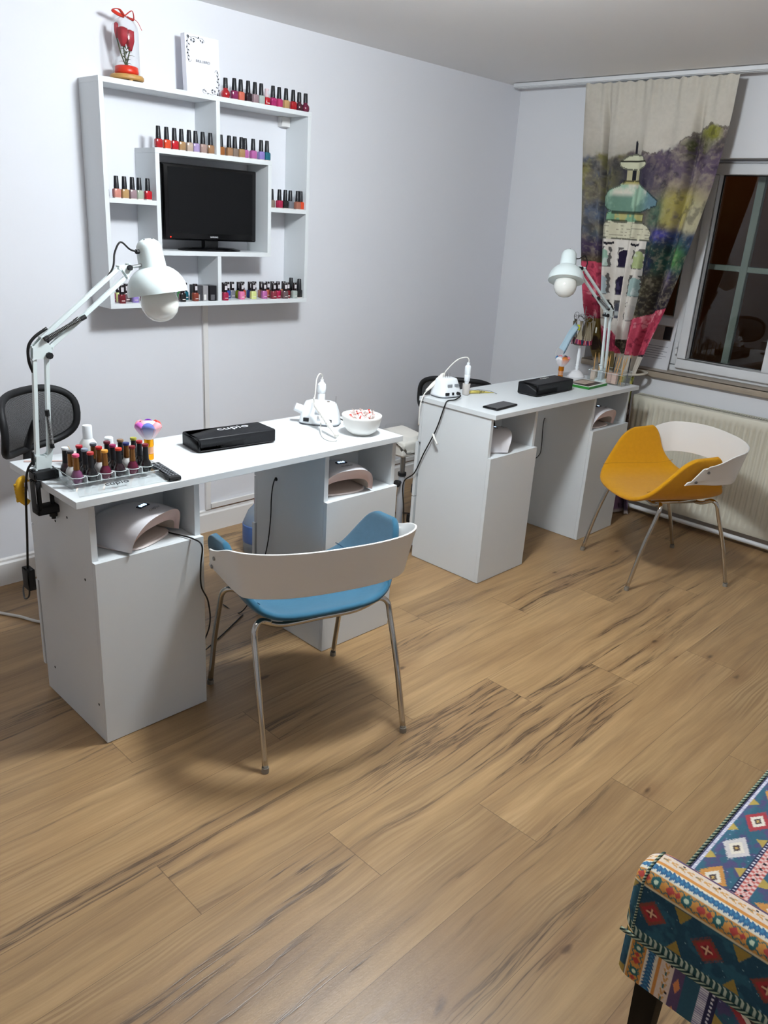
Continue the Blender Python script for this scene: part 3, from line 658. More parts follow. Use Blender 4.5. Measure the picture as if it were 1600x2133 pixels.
# raised back strip seen at left edge of near desk
# ------------------------------------------------------------ chairs
def tub_chair(label, loc, rot, m_up, m_seam, key):
    t = thing('tub_chair', label, 'chair', loc, rot)
    X = [(0, 0.0), (0.2, 0.09), (0.36, 0.155), (0.5, 0.2), (0.62, 0.226), (0.75, 0.243), (0.88, 0.260), (1, 0.270)]
    Z = [(0, 0.398), (0.2, 0.400), (0.36, 0.408), (0.5, 0.432), (0.62, 0.472), (0.75, 0.524), (0.88, 0.580), (1, 0.630)]
    YF = [(0, 0.272), (0.2, 0.268), (0.36, 0.256), (0.5, 0.230), (0.62, 0.196), (0.75, 0.158), (0.88, 0.118), (0.95, 0.090), (1, 0.045)]
    YB = [(0, -0.185), (0.2, -0.182), (0.36, -0.172), (0.5, -0.152), (0.62, -0.122), (0.75, -0.096), (0.88, -0.082), (0.95, -0.070), (1, -0.040)]
    def sm(tab, a, h=0.05): return (lerp_tab(tab, max(0, a-h))+2*lerp_tab(tab, a)+lerp_tab(tab, min(1, a+h)))/4
    def shell(s, v):
        u = s*2-1; a = abs(u); sg = 1 if u >= 0 else -1
        x = sm(X, a)*sg if a > 0.06 else u*0.45; z = sm(Z, a); yf, yb = sm(YF, a, 0.03), sm(YB, a, 0.03)
        y = yf+(yb-yf)*v
        z += max(0, 1-a*a/0.55)*(0.032*max(0, (v-0.7)/0.3)**2-0.012*max(0, (0.15-v)/0.15)**2)
        h = max(0, (a-0.62)/0.38)
        z += h*(-0.006+0.012*v)
        return Vector((x, y, z))
    b = NB(); grid(b, shell, 33, 14)
    obj('seat_shell', b, m_up, t, smooth='all', solid=0.022, sub=2)
    for sg in (-1, 1):   # seam lines near the wing roots
        b = NB(); s = 0.5+sg*0.27
        pts = [shell(s, v/14)+Vector((-sg*0.004, 0, 0.0128)) for v in range(0, 15)]
        tube(b, pts, 0.0014, 6, 0); obj('seam', b, m_seam, t, smooth='all')
    # white back band: wraps behind the wings
    def band(u, v):
        th = PI*(1-u)                                    # right .. back .. left
        e = 0.82
        cx, sy = math.cos(th), math.sin(th)
        sx_ = abs(cx)**e*(1 if cx >= 0 else -1); sy_ = abs(sy)**e
        # front ends extend straight forward
        x = 0.290*sx_; y = -0.055-0.20*sy_
        top = 0.632+0.030*sy_; bot = 0.487+0.035*sy_
        ext = max(0, abs(cx)-0.93)/0.07
        y += ext*(0.062+0.085*(1-v))
        z = bot+(top-bot)*v-ext*0.018*v
        x *= 0.93+0.07*v+0.02*v*v; y = y*(1) - 0.028*(v-0.5)*sy_
        # rounded front corners
        if ext > 0.4:
            z += (0.016*(ext-0.4)/0.6)*(1 if v < 0.15 else 0)-(0.02*(ext-0.4)/0.6)*(1 if v > 0.85 else 0)
        return Vector((x, y, z))
    b = NB(); grid(b, band, 61, 9)
    bb = obj('back_band', b, M_chairwhite, t, smooth='all', solid=0.006, bevel=0.002, sub=1)
    for sg in (-1, 1):
        for (y, z) in ((0.045, 0.520), (0.000, 0.565)):
            b = NB(); x = sg*(0.290*(0.93+0.09*(z-0.487)/0.15)+0.003)
            cyl(b, (x-sg*0.002, y, z), (x+sg*0.003, y, z), 0.0065, 0.0055, 14); obj('screw', b, M_steel, bb, smooth=True)
    # frame under the seat and legs
    b = NB()
    tube(b, [(-0.19, -0.115, 0.405), (-0.12, -0.10, 0.372), (0, -0.095, 0.368), (0.12, -0.10, 0.372), (0.19, -0.115, 0.405)], 0.0085, 10, 6)
    tube(b, [(-0.19, 0.135, 0.392), (-0.12, 0.12, 0.366), (0, 0.115, 0.364), (0.12, 0.12, 0.366), (0.19, 0.135, 0.392)], 0.0085, 10, 6)
    tube(b, [(-0.10, -0.1, 0.372), (-0.10, 0.12, 0.368)], 0.0085, 10, 0); tube(b, [(0.10, -0.1, 0.372), (0.10, 0.12, 0.368)], 0.0085, 10, 0)
    obj('under_frame', b, M_chrome, t, smooth='all')
    for sx_ in (-1, 1):
        for (ty, fy, zt) in ((0.135, 0.245, 0.392), (-0.115, -0.250, 0.405)):
            b = NB(); s_ = 1 if fy > 0 else -1
            tube(b, [(sx_*0.16, ty-0.008*s_, zt-0.014), (sx_*0.19, ty, zt), (sx_*0.212, ty+0.012*s_, zt-0.012), (sx_*0.2175, ty+0.025*s_, zt-0.055), (sx_*0.2225, (ty+fy)/2+0.012*s_, 0.2), (sx_*0.226, fy, 0.012)], 0.0088, 12, 7)
            lg = obj('leg', b, M_chrome, t, smooth='all')
            b = NB(); cyl(b, (sx_*0.2258, fy-0.0005*s_, 0.016), (sx_*0.2262, fy+0.0005*s_, 0.0), 0.0108, seg=14); obj('foot_cap', b, mat('grey_foot_plastic', '#8a8378', rough=0.5), lg, smooth=True)
    return t
tub_chair('blue felt tub chair with white back band and chrome legs at the near desk', (-2.762, -1.4375, 0), math.atan2(-0.141, 0.493), M_blue, M_stitch_b, 'b')
tub_chair('mustard yellow felt tub chair with white back band beside the radiator', (-0.769, -1.624, 0), math.atan2(0.392, 0.259)+0.0, M_yellow, mat('yellow_seam', '#a8770f', rough=0.9), 'y')

# ------------------------------------------------------------ articulated desk lamps
def perp_frame(axis, ref=Vector((0, 1, 0))):
    z = Vector(axis).normalized(); x = ref.cross(z).normalized(); y = z.cross(x)
    return Matrix((x, y, z)).transposed().to_4x4()
def desk_lamp(label, base, elbow, head, rim_c, axis, arm_n, cord_pts=None):
    """base: top of the clamp block; arm_n: horizontal unit normal of the arm plane"""
    t = thing('desk_lamp', label, 'desk lamp', base)
    O = Vector(base); n = Vector(arm_n).normalized()
    L = lambda p: Vector(p)-O
    base, elbow, head, rim_c = Vector(base), Vector(elbow), Vector(head), Vector(rim_c)
    hdir = n.cross(Vector((0, 0, 1)))
    if hdir.dot(head-base) < 0: hdir = -hdir
    def bars(name, p, q, gap_dir, gap, w=0.0055):
        b = NB()
        for s in (-1, 1):
            for k in (-1, 1):
                pass
            a_, c_ = L(p)+gap_dir*gap*s, L(q)+gap_dir*gap*s
            d = (c_-a_).normalized(); x = n; y = d.cross(x).normalized()
            M = Matrix((x, y, d)).transposed().to_4x4(); M.translation = a_
            bb = NB(); rbox(bb, -w, w, -w, w, 0, (c_-a_).length, 0.001, 1); merge(b, bb, M)
            o = obj(name, b, M_lampw, t); b = NB()
    low0 = base+Vector((0, 0, 0.03)); gl = hdir
    bars('lower_arm', low0, elbow-Vector((0, 0, 0.022)), gl, 0.0165)
    ud = (head-elbow).normalized(); ug = n.cross(ud).normalized()
    bars('upper_arm', elbow+ud*0.02, head-ud*0.005, ug, 0.0155)
    # brackets
    def plate(name, pts, m=M_lampw, th=0.0022, off=0.0075, both=True):
        b = NB()
        for s in ((-1, 1) if both else (1,)):
            f = [b.verts.new(L(p)+n*(off*s-th/2)) for p in pts]; g_ = [b.verts.new(L(p)+n*(off*s+th/2)) for p in pts]
            b.faces.new(f); b.faces.new(g_)
            for i in range(len(f)): b.faces.new((f[i], f[(i+1) % len(f)], g_[(i+1) % len(f)], g_[i]))
        for p in pts: cyl(b, L(p)-n*(off+0.002), L(p)+n*(off+0.002), 0.003, seg=8)
        return obj(name, b, m, t)
    up = Vector((0, 0, 1))
    plate('elbow_bracket', [elbow-hdir*0.022-up*0.026, elbow+hdir*0.022-up*0.026, elbow+ud*0.026-ug*0.019*(1 if ug.z < 0 else -1)*-1, elbow+ud*0.022+ug*0.019*(1 if ug.z > 0 else -1), elbow-hdir*0.02+up*0.006])
    plate('base_bracket', [base-hdir*0.024+up*0.001, base+hdir*0.016+up*0.001, base+hdir*0.028+up*0.062, base+hdir*0.006+up*0.036, base-hdir*0.022+up*0.04])
    nk = head-rim_c
    ax = Vector(axis).normalized()                     # from the cap towards the bulb
    neck_pt = rim_c-ax*0.088
    hp = plate('head_bracket', [head+ug*0.019, head-ug*0.019, head+ud*0.026-ug*0.008, head+ud*0.026+ug*0.006])
    b = NB(); cyl(b, L(head+ud*0.018), L(neck_pt-(neck_pt-head).normalized()*0.03), 0.0045, seg=10); obj('swivel_rod', b, M_steel, t, smooth=True)
    # knobs
    b = NB()
    cyl(b, L(elbow+hdir*0.02-up*0.018)-n*0.016, L(elbow+hdir*0.02-up*0.018)+n*0.016, 0.009, seg=8); obj('knob', b, M_blackm, t)
    b = NB(); cyl(b, L(head+ud*0.02)-n*0.016, L(head+ud*0.02)+n*0.016, 0.0075, seg=8); obj('knob', b, M_blackm, t)
    # springs
    def spring(p, q, m=M_steel):
        b = NB(); p, q = L(p), L(q); d = q-p; x, y, _ = frame_z(d); N = 26
        pts = [p+d*(i/(N*6))+0.0052*(math.cos(2*PI*i/6)*x+math.sin(2*PI*i/6)*y) for i in range(N*6+1)]
        tube(b, pts, 0.0011, 4, 0); obj('spring', b, m, t, smooth='all')
        b = NB(); cyl(b, p-d.normalized()*0.008, p+d.normalized()*0.004, 0.006, seg=10); cyl(b, q-d.normalized()*0.004, q+d.normalized()*0.012, 0.006, seg=10)
        cyl(b, p, q, 0.0042, seg=8)
        obj('spring_cap', b, M_blackm, t)
    spring(elbow+ud*0.03+ug*0.012+n*0.013, elbow+ud*0.135-ug*0.012+n*0.013)
    spring(elbow+ud*0.03-ug*0.004-n*0.013, elbow+ud*0.125-ug*0.016-n*0.013)
    spring(base+hdir*0.022+up*0.065+n*0.012, base+hdir*0.017+up*0.15+n*0.012)
    # shade
    M = perp_frame(-ax); M.translation = L(rim_c)      # local +z points to the cap
    prof = [(0.083, 0.0), (0.0828, 0.010), (0.0805, 0.024), (0.075, 0.038), (0.0665, 0.051), (0.055, 0.062), (0.044, 0.069), (0.0375, 0.072), (0.0372, 0.080), (0.0345, 0.122), (0.0325, 0.132), (0.027, 0.141), (0.018, 0.147), (0.008, 0.1495), (0.0001, 0.15)]
    b = NB(); lathe(b, prof, seg=44, M=M)
    mo = obj('lamp_shade', b, M_lampw, t, smooth=True, solid=0.0012, angle=38)
    b = NB()
    for k in range(5):
        a = k*2*PI/5; p = M @ Vector((0.018*math.cos(a), 0.018*math.sin(a), 0.1465)); q = M @ Vector((0.0185*math.cos(a), 0.0185*math.sin(a), 0.1482)); cyl(b, p, q, 0.0022, seg=8)
    obj('vent_holes', b, M_blackm, mo)
    b = NB(); lathe(b, [(0.0001, -0.0775), (0.012, -0.0765), (0.028, -0.071), (0.043, -0.057), (0.0515, -0.038), (0.053, -0.022), (0.050, -0.006), (0.042, 0.012), (0.028, 0.034), (0.018, 0.054), (0.0001, 0.061)], seg=32, M=M)
    obj('bulb', b, M_bulb, t, smooth='all')
    b = NB(); cyl(b, M @ Vector((0, 0, 0.055)), M @ Vector((0, 0, 0.09)), 0.018, seg=18); obj('socket', b, M_plastic, t, smooth=True)
    # cord from the cap to the arm and down to the base
    side = (head-rim_c); side -= side.dot(ax)*ax; side.normalize()
    cp = rim_c-ax*0.118+side*0.034
    b = NB(); cyl(b, L(cp-side*0.004), L(cp+side*0.01), 0.0065, seg=10); obj('cord_grommet', b, M_blackm, t)
    b = NB(); tube(b, [L(cp+side*0.008), L(cp+side*0.03+up*0.008), L(cp+side*0.058+up*0.028), L(cp+side*0.078+up*0.002), L(head-ud*0.02+ug*(0.024 if ug.z > 0 else -0.024)), L(head-ud*0.09+ug*(0.012 if ug.z > 0 else -0.012))], 0.0026, 8, 8)
    ugu = ug if ug.z > 0 else -ug
    obj('lamp_cord', b, M_cord, t, smooth='all'); b = NB()
    tube(b, [L(elbow+ud*0.05+ugu*0.026), L(elbow+ud*0.01+ugu*0.03), L(elbow-hdir*0.028+up*0.006), L(elbow-hdir*0.030-up*0.03), L(elbow-hdir*0.022-up*0.06)], 0.0042, 8, 6)
    obj('lamp_cord', b, M_cord, t, smooth='all')
    # clamp
    return t
B1 = (-3.338, -1.0, 0.789)
dl = desk_lamp('white articulated desk lamp clamped to the near desk in front of the wall shelf', B1, (-3.322, -1.0, 1.112), (-3.077, -1.0, 1.303), (-2.972, -1.0, 1.243), (0.0945, -0.172, -1.0), (0, -1, 0))
b = NB()
for (x0, x1, z0, z1) in ((-0.036, 0.032, -0.028, -0.001), (-0.036, -0.0215, -0.118, -0.028), (-0.036, 0.034, -0.128, -0.105)):
    rbox(b, x0, x1, -0.022, 0.022, z0, z1, 0.005, 2)
obj('clamp', b, M_blackm, dl, smooth=True)
b = NB(); cyl(b, (0.014, 0, -0.15), (0.014, 0, -0.0495-0.0005), 0.006, seg=12); cyl(b, (0.014, 0, -0.056), (0.014, 0, -0.0495), 0.012, seg=16); cyl(b, (0.014, 0, -0.142), (0.014, 0, -0.125), 0.011, seg=12); obj('clamp_screw', b, M_blackm, dl, smooth=True)
b = NB(); rbox(b, -0.034, -0.027, -0.012, 0.0, 0.015, 0.055, 0.002, 1); obj('cord_clip', b, M_blackm, dl)
O1 = Vector(B1)
b = NB(); tube(b, [Vector(p)-O1 for p in ((-3.368, -1.004, 0.815), (-3.383, -1.0, 0.79), (-3.389, -0.992, 0.74), (-3.386, -0.97, 0.66), (-3.383, -0.95, 0.58), (-3.385, -0.935, 0.475))], 0.0032, 8, 8)
tube(b, [Vector(p)-O1 for p in ((-3.385, -0.935, 0.42), (-3.386, -0.925, 0.385), (-3.375, -0.86, 0.352), (-3.33, -0.755, 0.345), (-3.25, -0.70, 0.30), (-3.20, -0.66, 0.10), (-3.18, -0.60, 0.006))], 0.0026, 8, 8)
obj('power_cord', b, M_cord, dl, smooth='all')
b = NB(); rbox(b, -3.395-O1.x, -3.373-O1.x, -0.957-O1.y, -0.915-O1.y, 0.415-O1.z, 0.480-O1.z, 0.003, 2); obj('inline_adapter', b, M_blackm, dl, smooth=True)

B2 = (-0.455, -1.045, 0.785)
dl2 = desk_lamp('white articulated desk lamp at the window end of the far desk, before the curtain', B2, (-0.47, -1.035, 1.112), (-0.715, -0.995, 1.305), (-0.815, -0.978, 1.258), (-0.33, -0.22, -0.92), (0.16, 0.99, 0))
b = NB(); lathe(b, [(0.0001, -0.0245), (0.04, -0.0245), (0.04, -0.012), (0.012, -0.006), (0.012, 0.01), (0.0001, 0.01)], seg=24); obj('base_socket', b, M_lampw, dl2, smooth=True)

# ------------------------------------------------------------ things on the near desk
TOP = 0.7602
def arm_pad(label, loc, rot, L, D, Hh, prmat, tsize, tpos, tsx=1.35):
    t = thing('arm_rest_pad', label, 'arm rest', loc, rot)
    b = NB(); rbox(b, 0, L, 0, D, 0.002, Hh, 0.0065, 4)
    o = obj('cushion', b, M_leather, t, smooth='all')
    b = NB()
    for z in (0.006,): tube(b, [(0.008, -0.0005, z), (L-0.008, -0.0005, z)], 0.0016, 6, 0); tube(b, [(-0.0005, 0.008, z), (-0.0005, D-0.008, z)], 0.0016, 6, 0)
    obj('stitching', b, mat('pad_stitch', '#1d1d20', rough=0.7), o)
    text_mesh('lettering', 'cupio', tsize, prmat, t, T(*tpos) @ Matrix.Identity(4), sx=tsx)
    return t
arm_pad('long black padded hand rest with silver lettering on the near desk', (-2.868, -1.030, TOP), -0.085, 0.285, 0.112, 0.046, M_silverp, 0.040, (0.165, 0.078, 0.0466))
arm_pad('short black padded hand rest on the far desk, beside a green book', (-1.128, -1.104, TOP), 0.02, 0.31, 0.110, 0.056, mat('grey_silver_print', '#a8a9a4', rough=0.5), 0.024, (0.18, 0.085, 0.0565))

def drill(label, loc, rot, w=0.15):
    t = thing('nail_drill', label, 'nail drill', loc, rot)
    def body(u, v):
        a = 2*PI*u; e = 0.55
        c_, s_ = math.cos(a), math.sin(a)
        k = 1-0.10*v-0.16*v*v; ky = 1-0.22*v-0.22*v*v
        return Vector((w/2*k*abs(c_)**e*(1 if c_ >= 0 else -1), 0.052*ky*abs(s_)**e*(1 if s_ >= 0 else -1), 0.006+0.072*v))
    b = NB(); V = grid(b, body, 48, 12, closeu=True); b.faces.new([r[0] for r in V])
    top = [r[-1] for r in V]; c_ = b.verts.new((0, 0, 0.083))
    mid = [b.verts.new((v_.co.x*0.75, v_.co.y*0.75, 0.0825)) for v_ in top]
    for i in range(48):
        j = (i+1) % 48; b.faces.new((top[i], top[j], mid[j], mid[i])); b.faces.new((mid[i], mid[j], c_))
    obj('housing', b, M_plastic, t, smooth='all')
    b = NB(); lathe(b, [(0.0001, 0), (w/2-0.001, 0), (w/2-0.001, 0.006), (0.0001, 0.006)], seg=36, power=4, sy=0.69); obj('base_plate', b, mat('grey_rubber', '#5a5c60', rough=0.6), t)
    return t
dr1 = drill('white nail drill machine with spare handpiece lying in front, beside the white bowl', (-2.285, -0.935, TOP), -0.927)
b = NB(); box(b, -0.052, -0.032, -0.0545, -0.047, 0.014, 0.027); obj('socket', b, M_blackm, dr1)
b = NB(); box(b, 0.032, 0.052, -0.0545, -0.047, 0.014, 0.027); obj('socket', b, M_blackm, dr1)
b = NB(); cyl(b, (-0.062, -0.01, 0.045), (-0.092, -0.018, 0.058), 0.017, 0.0145, 24); obj('speed_dial', b, M_plastic, dr1, smooth=True)
b = NB(); box(b, -0.010, 0.018, -0.0475, -0.043, 0.048, 0.06); obj('display', b, mat('grey_display', '#b9bec4', rough=0.3), dr1)
b = NB(); cyl(b, (0.055, 0.0, 0.075), (0.056, 0.0, 0.105), 0.0009, seg=6); obj('drill_bit', b, M_steel, dr1)
b = NB(); cyl(b, (0.03, -0.01, 0.082), (0.03, -0.01, 0.087), 0.005, seg=12); obj('bit_holder_button', b, mat('silver_button', '#b0a8a0', metal=0.8, rough=0.3), dr1)
b = NB(); lathe(b, [(0.0001, 0), (0.012, 0), (0.014, 0.008), (0.014, 0.028), (0.0125, 0.030), (0.0155, 0.034), (0.0165, 0.05), (0.0155, 0.062), (0.012, 0.066), (0.0065, 0.072), (0.006, 0.08), (0.0001, 0.08)], c=(-0.004, 0.028, 0.076), seg=24); obj('handpiece', b, M_plastic, dr1, smooth=True)
IM = (T(-2.285, -0.935, TOP) @ RZ(-0.927)).inverted()
def loc1(p): return IM @ Vector(p)
b = NB(); tube(b, [loc1(p) for p in ((-2.2650, -0.915, 0.918), (-2.2645, -0.915, 0.930), (-2.285, -0.925, 0.941), (-2.312, -0.94, 0.928), (-2.325, -0.95, 0.895), (-2.335, -0.958, 0.866), (-2.3455, -0.965, 0.860), (-2.352, -0.972, 0.868))], 0.0024, 8, 8)
tube(b, [loc1(p) for p in ((-2.352, -0.972, 0.868), (-2.348, -0.97, 0.855), (-2.345, -0.968, 0.842))], 0.0024, 8, 8)
tube(b, [loc1(p) for p in ((-2.338, -1.000, 0.785), (-2.37, -1.035, 0.775), (-2.41, -1.09, 0.7635), (-2.425, -1.135, 0.7628), (-2.412, -1.157, 0.7635), (-2.392, -1.150, 0.770))], 0.0022, 8, 8)
obj('handpiece_cord', b, M_wcord, dr1, smooth='all')
hp_a, hp_b = Vector((-2.346, -0.972, 0.848)), Vector((-2.384, -1.137, 0.771))
b = NB(); d = hp_b-hp_a; M = perp_frame(d); M.translation = hp_a
lathe(b, [(0.0001, 0), (0.005, 0), (0.0075, 0.006), (0.0095, 0.012), (0.0095, 0.05), (0.008, 0.055), (0.0085, 0.09), (0.0075, 0.10), (0.0078, 0.135), (0.0068, 0.15), (0.006, 0.172), (0.009, 0.176), (0.009, 0.184), (0.0001, 0.184)], seg=20, M=IM @ M)
for i in range(9):
    z = 0.018+i*0.013; lathe(b, [(0.0088, z), (0.0102, z+0.003), (0.0088, z+0.006)], seg=20, M=IM @ M)
obj('spare_handpiece', b, mat('ivory_plastic', '#e8e4dc', rough=0.35), dr1, smooth='all')
b = NB(); cyl(b, loc1((-2.343, -0.992, 0.79)), loc1((-2.336, -0.984, 0.80)), 0.007, seg=14); obj('plug', b, M_plastic, dr1, smooth=True)
b = NB(); tube(b, [(0.074, 0.01, 0.02), (0.09, 0.0, 0.015), (0.10, -0.01, 0.006), (0.108, 0.01, 0.003), (0.10, 0.05, 0.003), (0.07, 0.11, 0.003)], 0.0022, 8, 8); obj('power_cord', b, M_cord, dr1, smooth='all')

# bowl of crumpled wrappers
BC = Vector((-2.260, -1.128, TOP))
bw = thing('bowl', 'white round bowl filled with red and white wrapped sweets on the near desk', 'bowl', BC)
b = NB(); lathe(b, [(0.0001, 0.0), (0.035, 0.0), (0.038, 0.003), (0.052, 0.013), (0.064, 0.032), (0.070, 0.060), (0.0715, 0.068), (0.070, 0.0695), (0.0675, 0.066), (0.061, 0.034), (0.049, 0.017), (0.034, 0.008), (0.0001, 0.007)], seg=48)
obj('bowl_body', b, mat('matte_white_ceramic', '#eceae6', rough=0.5), bw, smooth='all')
def sweet(kind, p, rz, tilt):
    lab = {'w': 'white crumpled wrapper lying in the white bowl', 'r': 'white wrapped sweet with red stripe lying in the white bowl', 'k': 'dark wrapped sweet in the middle of the white bowl'}[kind]
    t = thing('wrapped_sweet', lab, 'sweet', p, rz, 'wrapped sweets in the bowl'); t.rotation_euler = (tilt, tilt*0.7, rz)
    key = 'sw_body'
    def fb(b):
        rs = random.Random(3)
        def f(u, v):
            a = 2*PI*u; ph = PI*v; r = 0.0095*math.sin(ph)**0.6*(1+0.22*math.sin(3*a+1)*math.sin(ph)+0.15*math.sin(5*a))
            return Vector((r*math.cos(a), r*math.sin(a)*0.75, 0.011*math.cos(ph)*-1))
        grid(b, f, 16, 9, closeu=True)
    def fe(b):
        for s in (-1, 1):
            grid(b, lambda u, v, s=s: Vector(((u-0.5)*0.016*(0.3+v), 0.003*math.sin(7*PI*u)*v, s*(0.010+0.010*v))), 9, 4)
    def fs(b):
        grid(b, lambda u, v: Vector((0.0098*math.cos(2*PI*u)*(1+0.22*math.sin(6*PI*u+1)+0.15*math.sin(10*PI*u)), 0.0075*math.sin(2*PI*u)*(1+0.22*math.sin(6*PI*u+1)+0.15*math.sin(10*PI*u)), (v-0.5)*0.006)), 24, 3, closeu=True)
    c0 = {'w': mat('wrapper_white', '#efe4e0', rough=0.3), 'r': mat('wrapper_white', ''), 'k': mat('wrapper_dark', '#241418', rough=0.3)}[kind]
    pshape('sweet_body', 'sw_body', fb, c0, t); pshape('wrapper_ends', 'sw_ends', fe, mat('wrapper_clear', '#f4ece8', rough=0.2), t)
    if kind == 'r': pshape('red_stripe', 'sw_str', fs, mat('wrapper_red', '#c62a1c', rough=0.3), t)
rs = random.Random(5)
k_ = 0
for ring, n_, zz in ((0.0, 1, 0.052), (0.022, 6, 0.056), (0.044, 12, 0.062), (0.03, 5, 0.072)):
    for i in range(n_):
        a = 2*PI*i/n_+ring*40; kind = 'k' if (ring == 0.022 and i == 4) else ('r' if k_ % 2 else 'w'); k_ += 1
        sweet(kind, BC+Vector((ring*math.cos(a), ring*math.sin(a), zz+rs.uniform(-.003, .003))), rs.uniform(0, 6), rs.uniform(0.6, 1.8))

# acrylic tray and gel polishes
tr = thing('polish_tray', 'clear acrylic stepped tray holding gel polish bottles on the near desk', 'tray', (-3.325, -1.145, TOP), -0.045)
b = NB()
box(b, 0, 0.245, 0.0, 0.125, 0.010, 0.0125)
box(b, 0, 0.245, 0.0, 0.125, 0.030, 0.032) if False else None
for x in (0.0, 0.2425): box(b, x, x+0.0025, -0.0, 0.125, 0.0, 0.034)
box(b, 0, 0.245, 0.1225, 0.125, 0.0, 0.034)
obj('tray_body', b, M_acryl, tr)
b = NB()
for i in range(6):
    cx_ = 0.022+i*0.0395
    tube(b, [(cx_+0.0185*math.cos(a), 0.026+0.0185*math.sin(a), 0.030) for a in np.linspace(PI, 2*PI, 13)], 0.0011, 5, 0)
for i in range(5): box(b, 0.040+i*0.0395, 0.0425+i*0.0395, 0.008, 0.03, 0.0125, 0.0305)
obj('bottle_rings', b, mat('acrylic_edge', '#d5dcdc', rough=0.1, alpha=0.8), tr)
b = NB(); sl = [b.verts.new(p) for p in ((0.0, 0.006, 0.018), (0.245, 0.006, 0.018), (0.252, -0.052, 0.0012), (-0.007, -0.052, 0.0012))]; b.faces.new(sl)
obj('front_panel', b, M_acryl, tr, solid=0.002)
ang = math.atan2(0.0168, 0.058)
text_mesh('lettering', 'cupio', 0.021, M_darkprint, tr, T(0.108, -0.024, 0.0124) @ RX(ang), sx=1.5)
b = NB()
tube(b, [(0, 0.0, 0.018), (0.245, 0.0, 0.018)], 0.0009, 5, 0); tube(b, [(-0.007, -0.052, 0.002), (0.252, -0.052, 0.002)], 0.0009, 5, 0); tube(b, [(0, 0, 0.034), (0, 0.125, 0.034)], 0.001, 5, 0); tube(b, [(0.245, 0, 0.034), (0.245, 0.125, 0.034)], 0.001, 5, 0)
obj('edges', b, mat('acrylic_edge', ''), tr)
MT = T(-3.325, -1.145, TOP) @ RZ(-0.045)
M_neckgold = mat('bronze_cap', '#9a6a3c', rough=0.25, metal=0.85)
rows_ = [
    [('violet', 'plumshim', M_neckgold, '#e0527c'), ('black', 'black', None, '#b02a2a'), ('wine', 'wine', M_neckgold, '#e09a38'), ('black', 'blackplum', None, '#d43a24'), ('wine', 'wine', M_neckgold, '#7c1c24'), ('black', 'black', None, '#7a1420')],
    [('white', 'white', M_neckgold, '#3c3c40'), ('black', 'black', None, '#8a94a4'), ('white', 'white', M_neckgold, '#b8201e'), ('black', 'black', None, '#9c2c5c'), ('white', 'white', M_neckgold, '#24306a'), ('black', 'black', None, '#a81c24')],
    [('black', 'blackplum', None, '#e4e8ec'), ('black', 'black', None, '#b01c2c'), ('black', 'black', M_neckgold, '#50545c'), ('black', 'black', None, '#6c2430'), ('black', 'black', None, '#8c6c50'), ('black', 'black', None, '#a4a03c')]]
topn = [['pink', 'dark red', 'orange', 'scarlet', 'maroon', 'deep maroon'], ['charcoal', 'grey blue', 'red', 'magenta', 'navy', 'crimson'], ['white', 'raspberry', 'dark grey', 'burgundy', 'tan', 'olive yellow']]
COL['plumshim'] = '#80486e'
for r_, rw in enumerate(rows_):
    for i, (w1_, c, cp, tp) in enumerate(rw):
        p = MT @ Vector((0.022+i*0.0395+r_*0.001, 0.026+r_*0.038, 0.0127))
        polish('gel', c, p, 0, 'gel polish with %s cap top, %s row of the acrylic tray' % (topn[r_][i], ['front', 'middle', 'back'][r_]), 'gel polishes in the acrylic tray', cap=cp, top=tp, sc=1.02)

# other bottles and brushes near the tray
t = thing('remover_bottle', 'white plastic bottle with tall white cap standing behind the polish tray', 'bottle', (-3.188, -0.955, TOP))
b = NB(); lathe(b, [(0.0001, 0), (0.024, 0), (0.0255, 0.003), (0.0255, 0.055), (0.023, 0.068), (0.014, 0.080), (0.0001, 0.08)], seg=30); obj('bottle_body', b, mat('milky_plastic', '#dfe0de', rough=0.35), t, smooth=True)
b = NB(); lathe(b, [(0.0001, 0.0795), (0.0135, 0.0795), (0.0135, 0.116), (0.012, 0.119), (0.0001, 0.119)], seg=24); obj('cap', b, M_plastic, t, smooth=True)
t = thing('small_jar', 'small white jar with round screw cap behind the polish tray', 'jar', (-3.133, -0.972, TOP))
b = NB(); lathe(b, [(0.0001, 0), (0.0155, 0), (0.0165, 0.003), (0.0165, 0.055), (0.013, 0.062), (0.0001, 0.062)], seg=24); obj('jar_body', b, mat('milky_plastic', ''), t, smooth=True)
b = NB(); lathe(b, [(0.0001, 0.0615), (0.0125, 0.0615), (0.0125, 0.078), (0.011, 0.08), (0.0001, 0.08)], seg=24); obj('lid', b, M_plastic, t, smooth=True)
b = NB(); lathe(b, [(0.0167, 0.02), (0.0169, 0.0205), (0.0169, 0.045), (0.0167, 0.0455)], seg=24); obj('label_band', b, mat('grey_label', '#8d9aa2', rough=0.5), t, smooth=True)
t = thing('glass_cup', 'small frosted cup with a wooden spatula beside the white bottle', 'cup', (-3.232, -0.985, TOP))
b = NB(); lathe(b, [(0.0001, 0), (0.016, 0), (0.017, 0.002), (0.0185, 0.052), (0.0175, 0.052), (0.016, 0.004), (0.0001, 0.003)], seg=24); obj('cup_body', b, mat('frosted_cup', '#d8d2cc', rough=0.3, alpha=0.75), t, smooth='all')
b = NB(); tube(b, [(0.008, 0.0, 0.005), (-0.02, 0.02, 0.07)], 0.002, 6, 0, flat=0.5); obj('spatula', b, mat('pale_wood', '#c9ac84', rough=0.6), t)
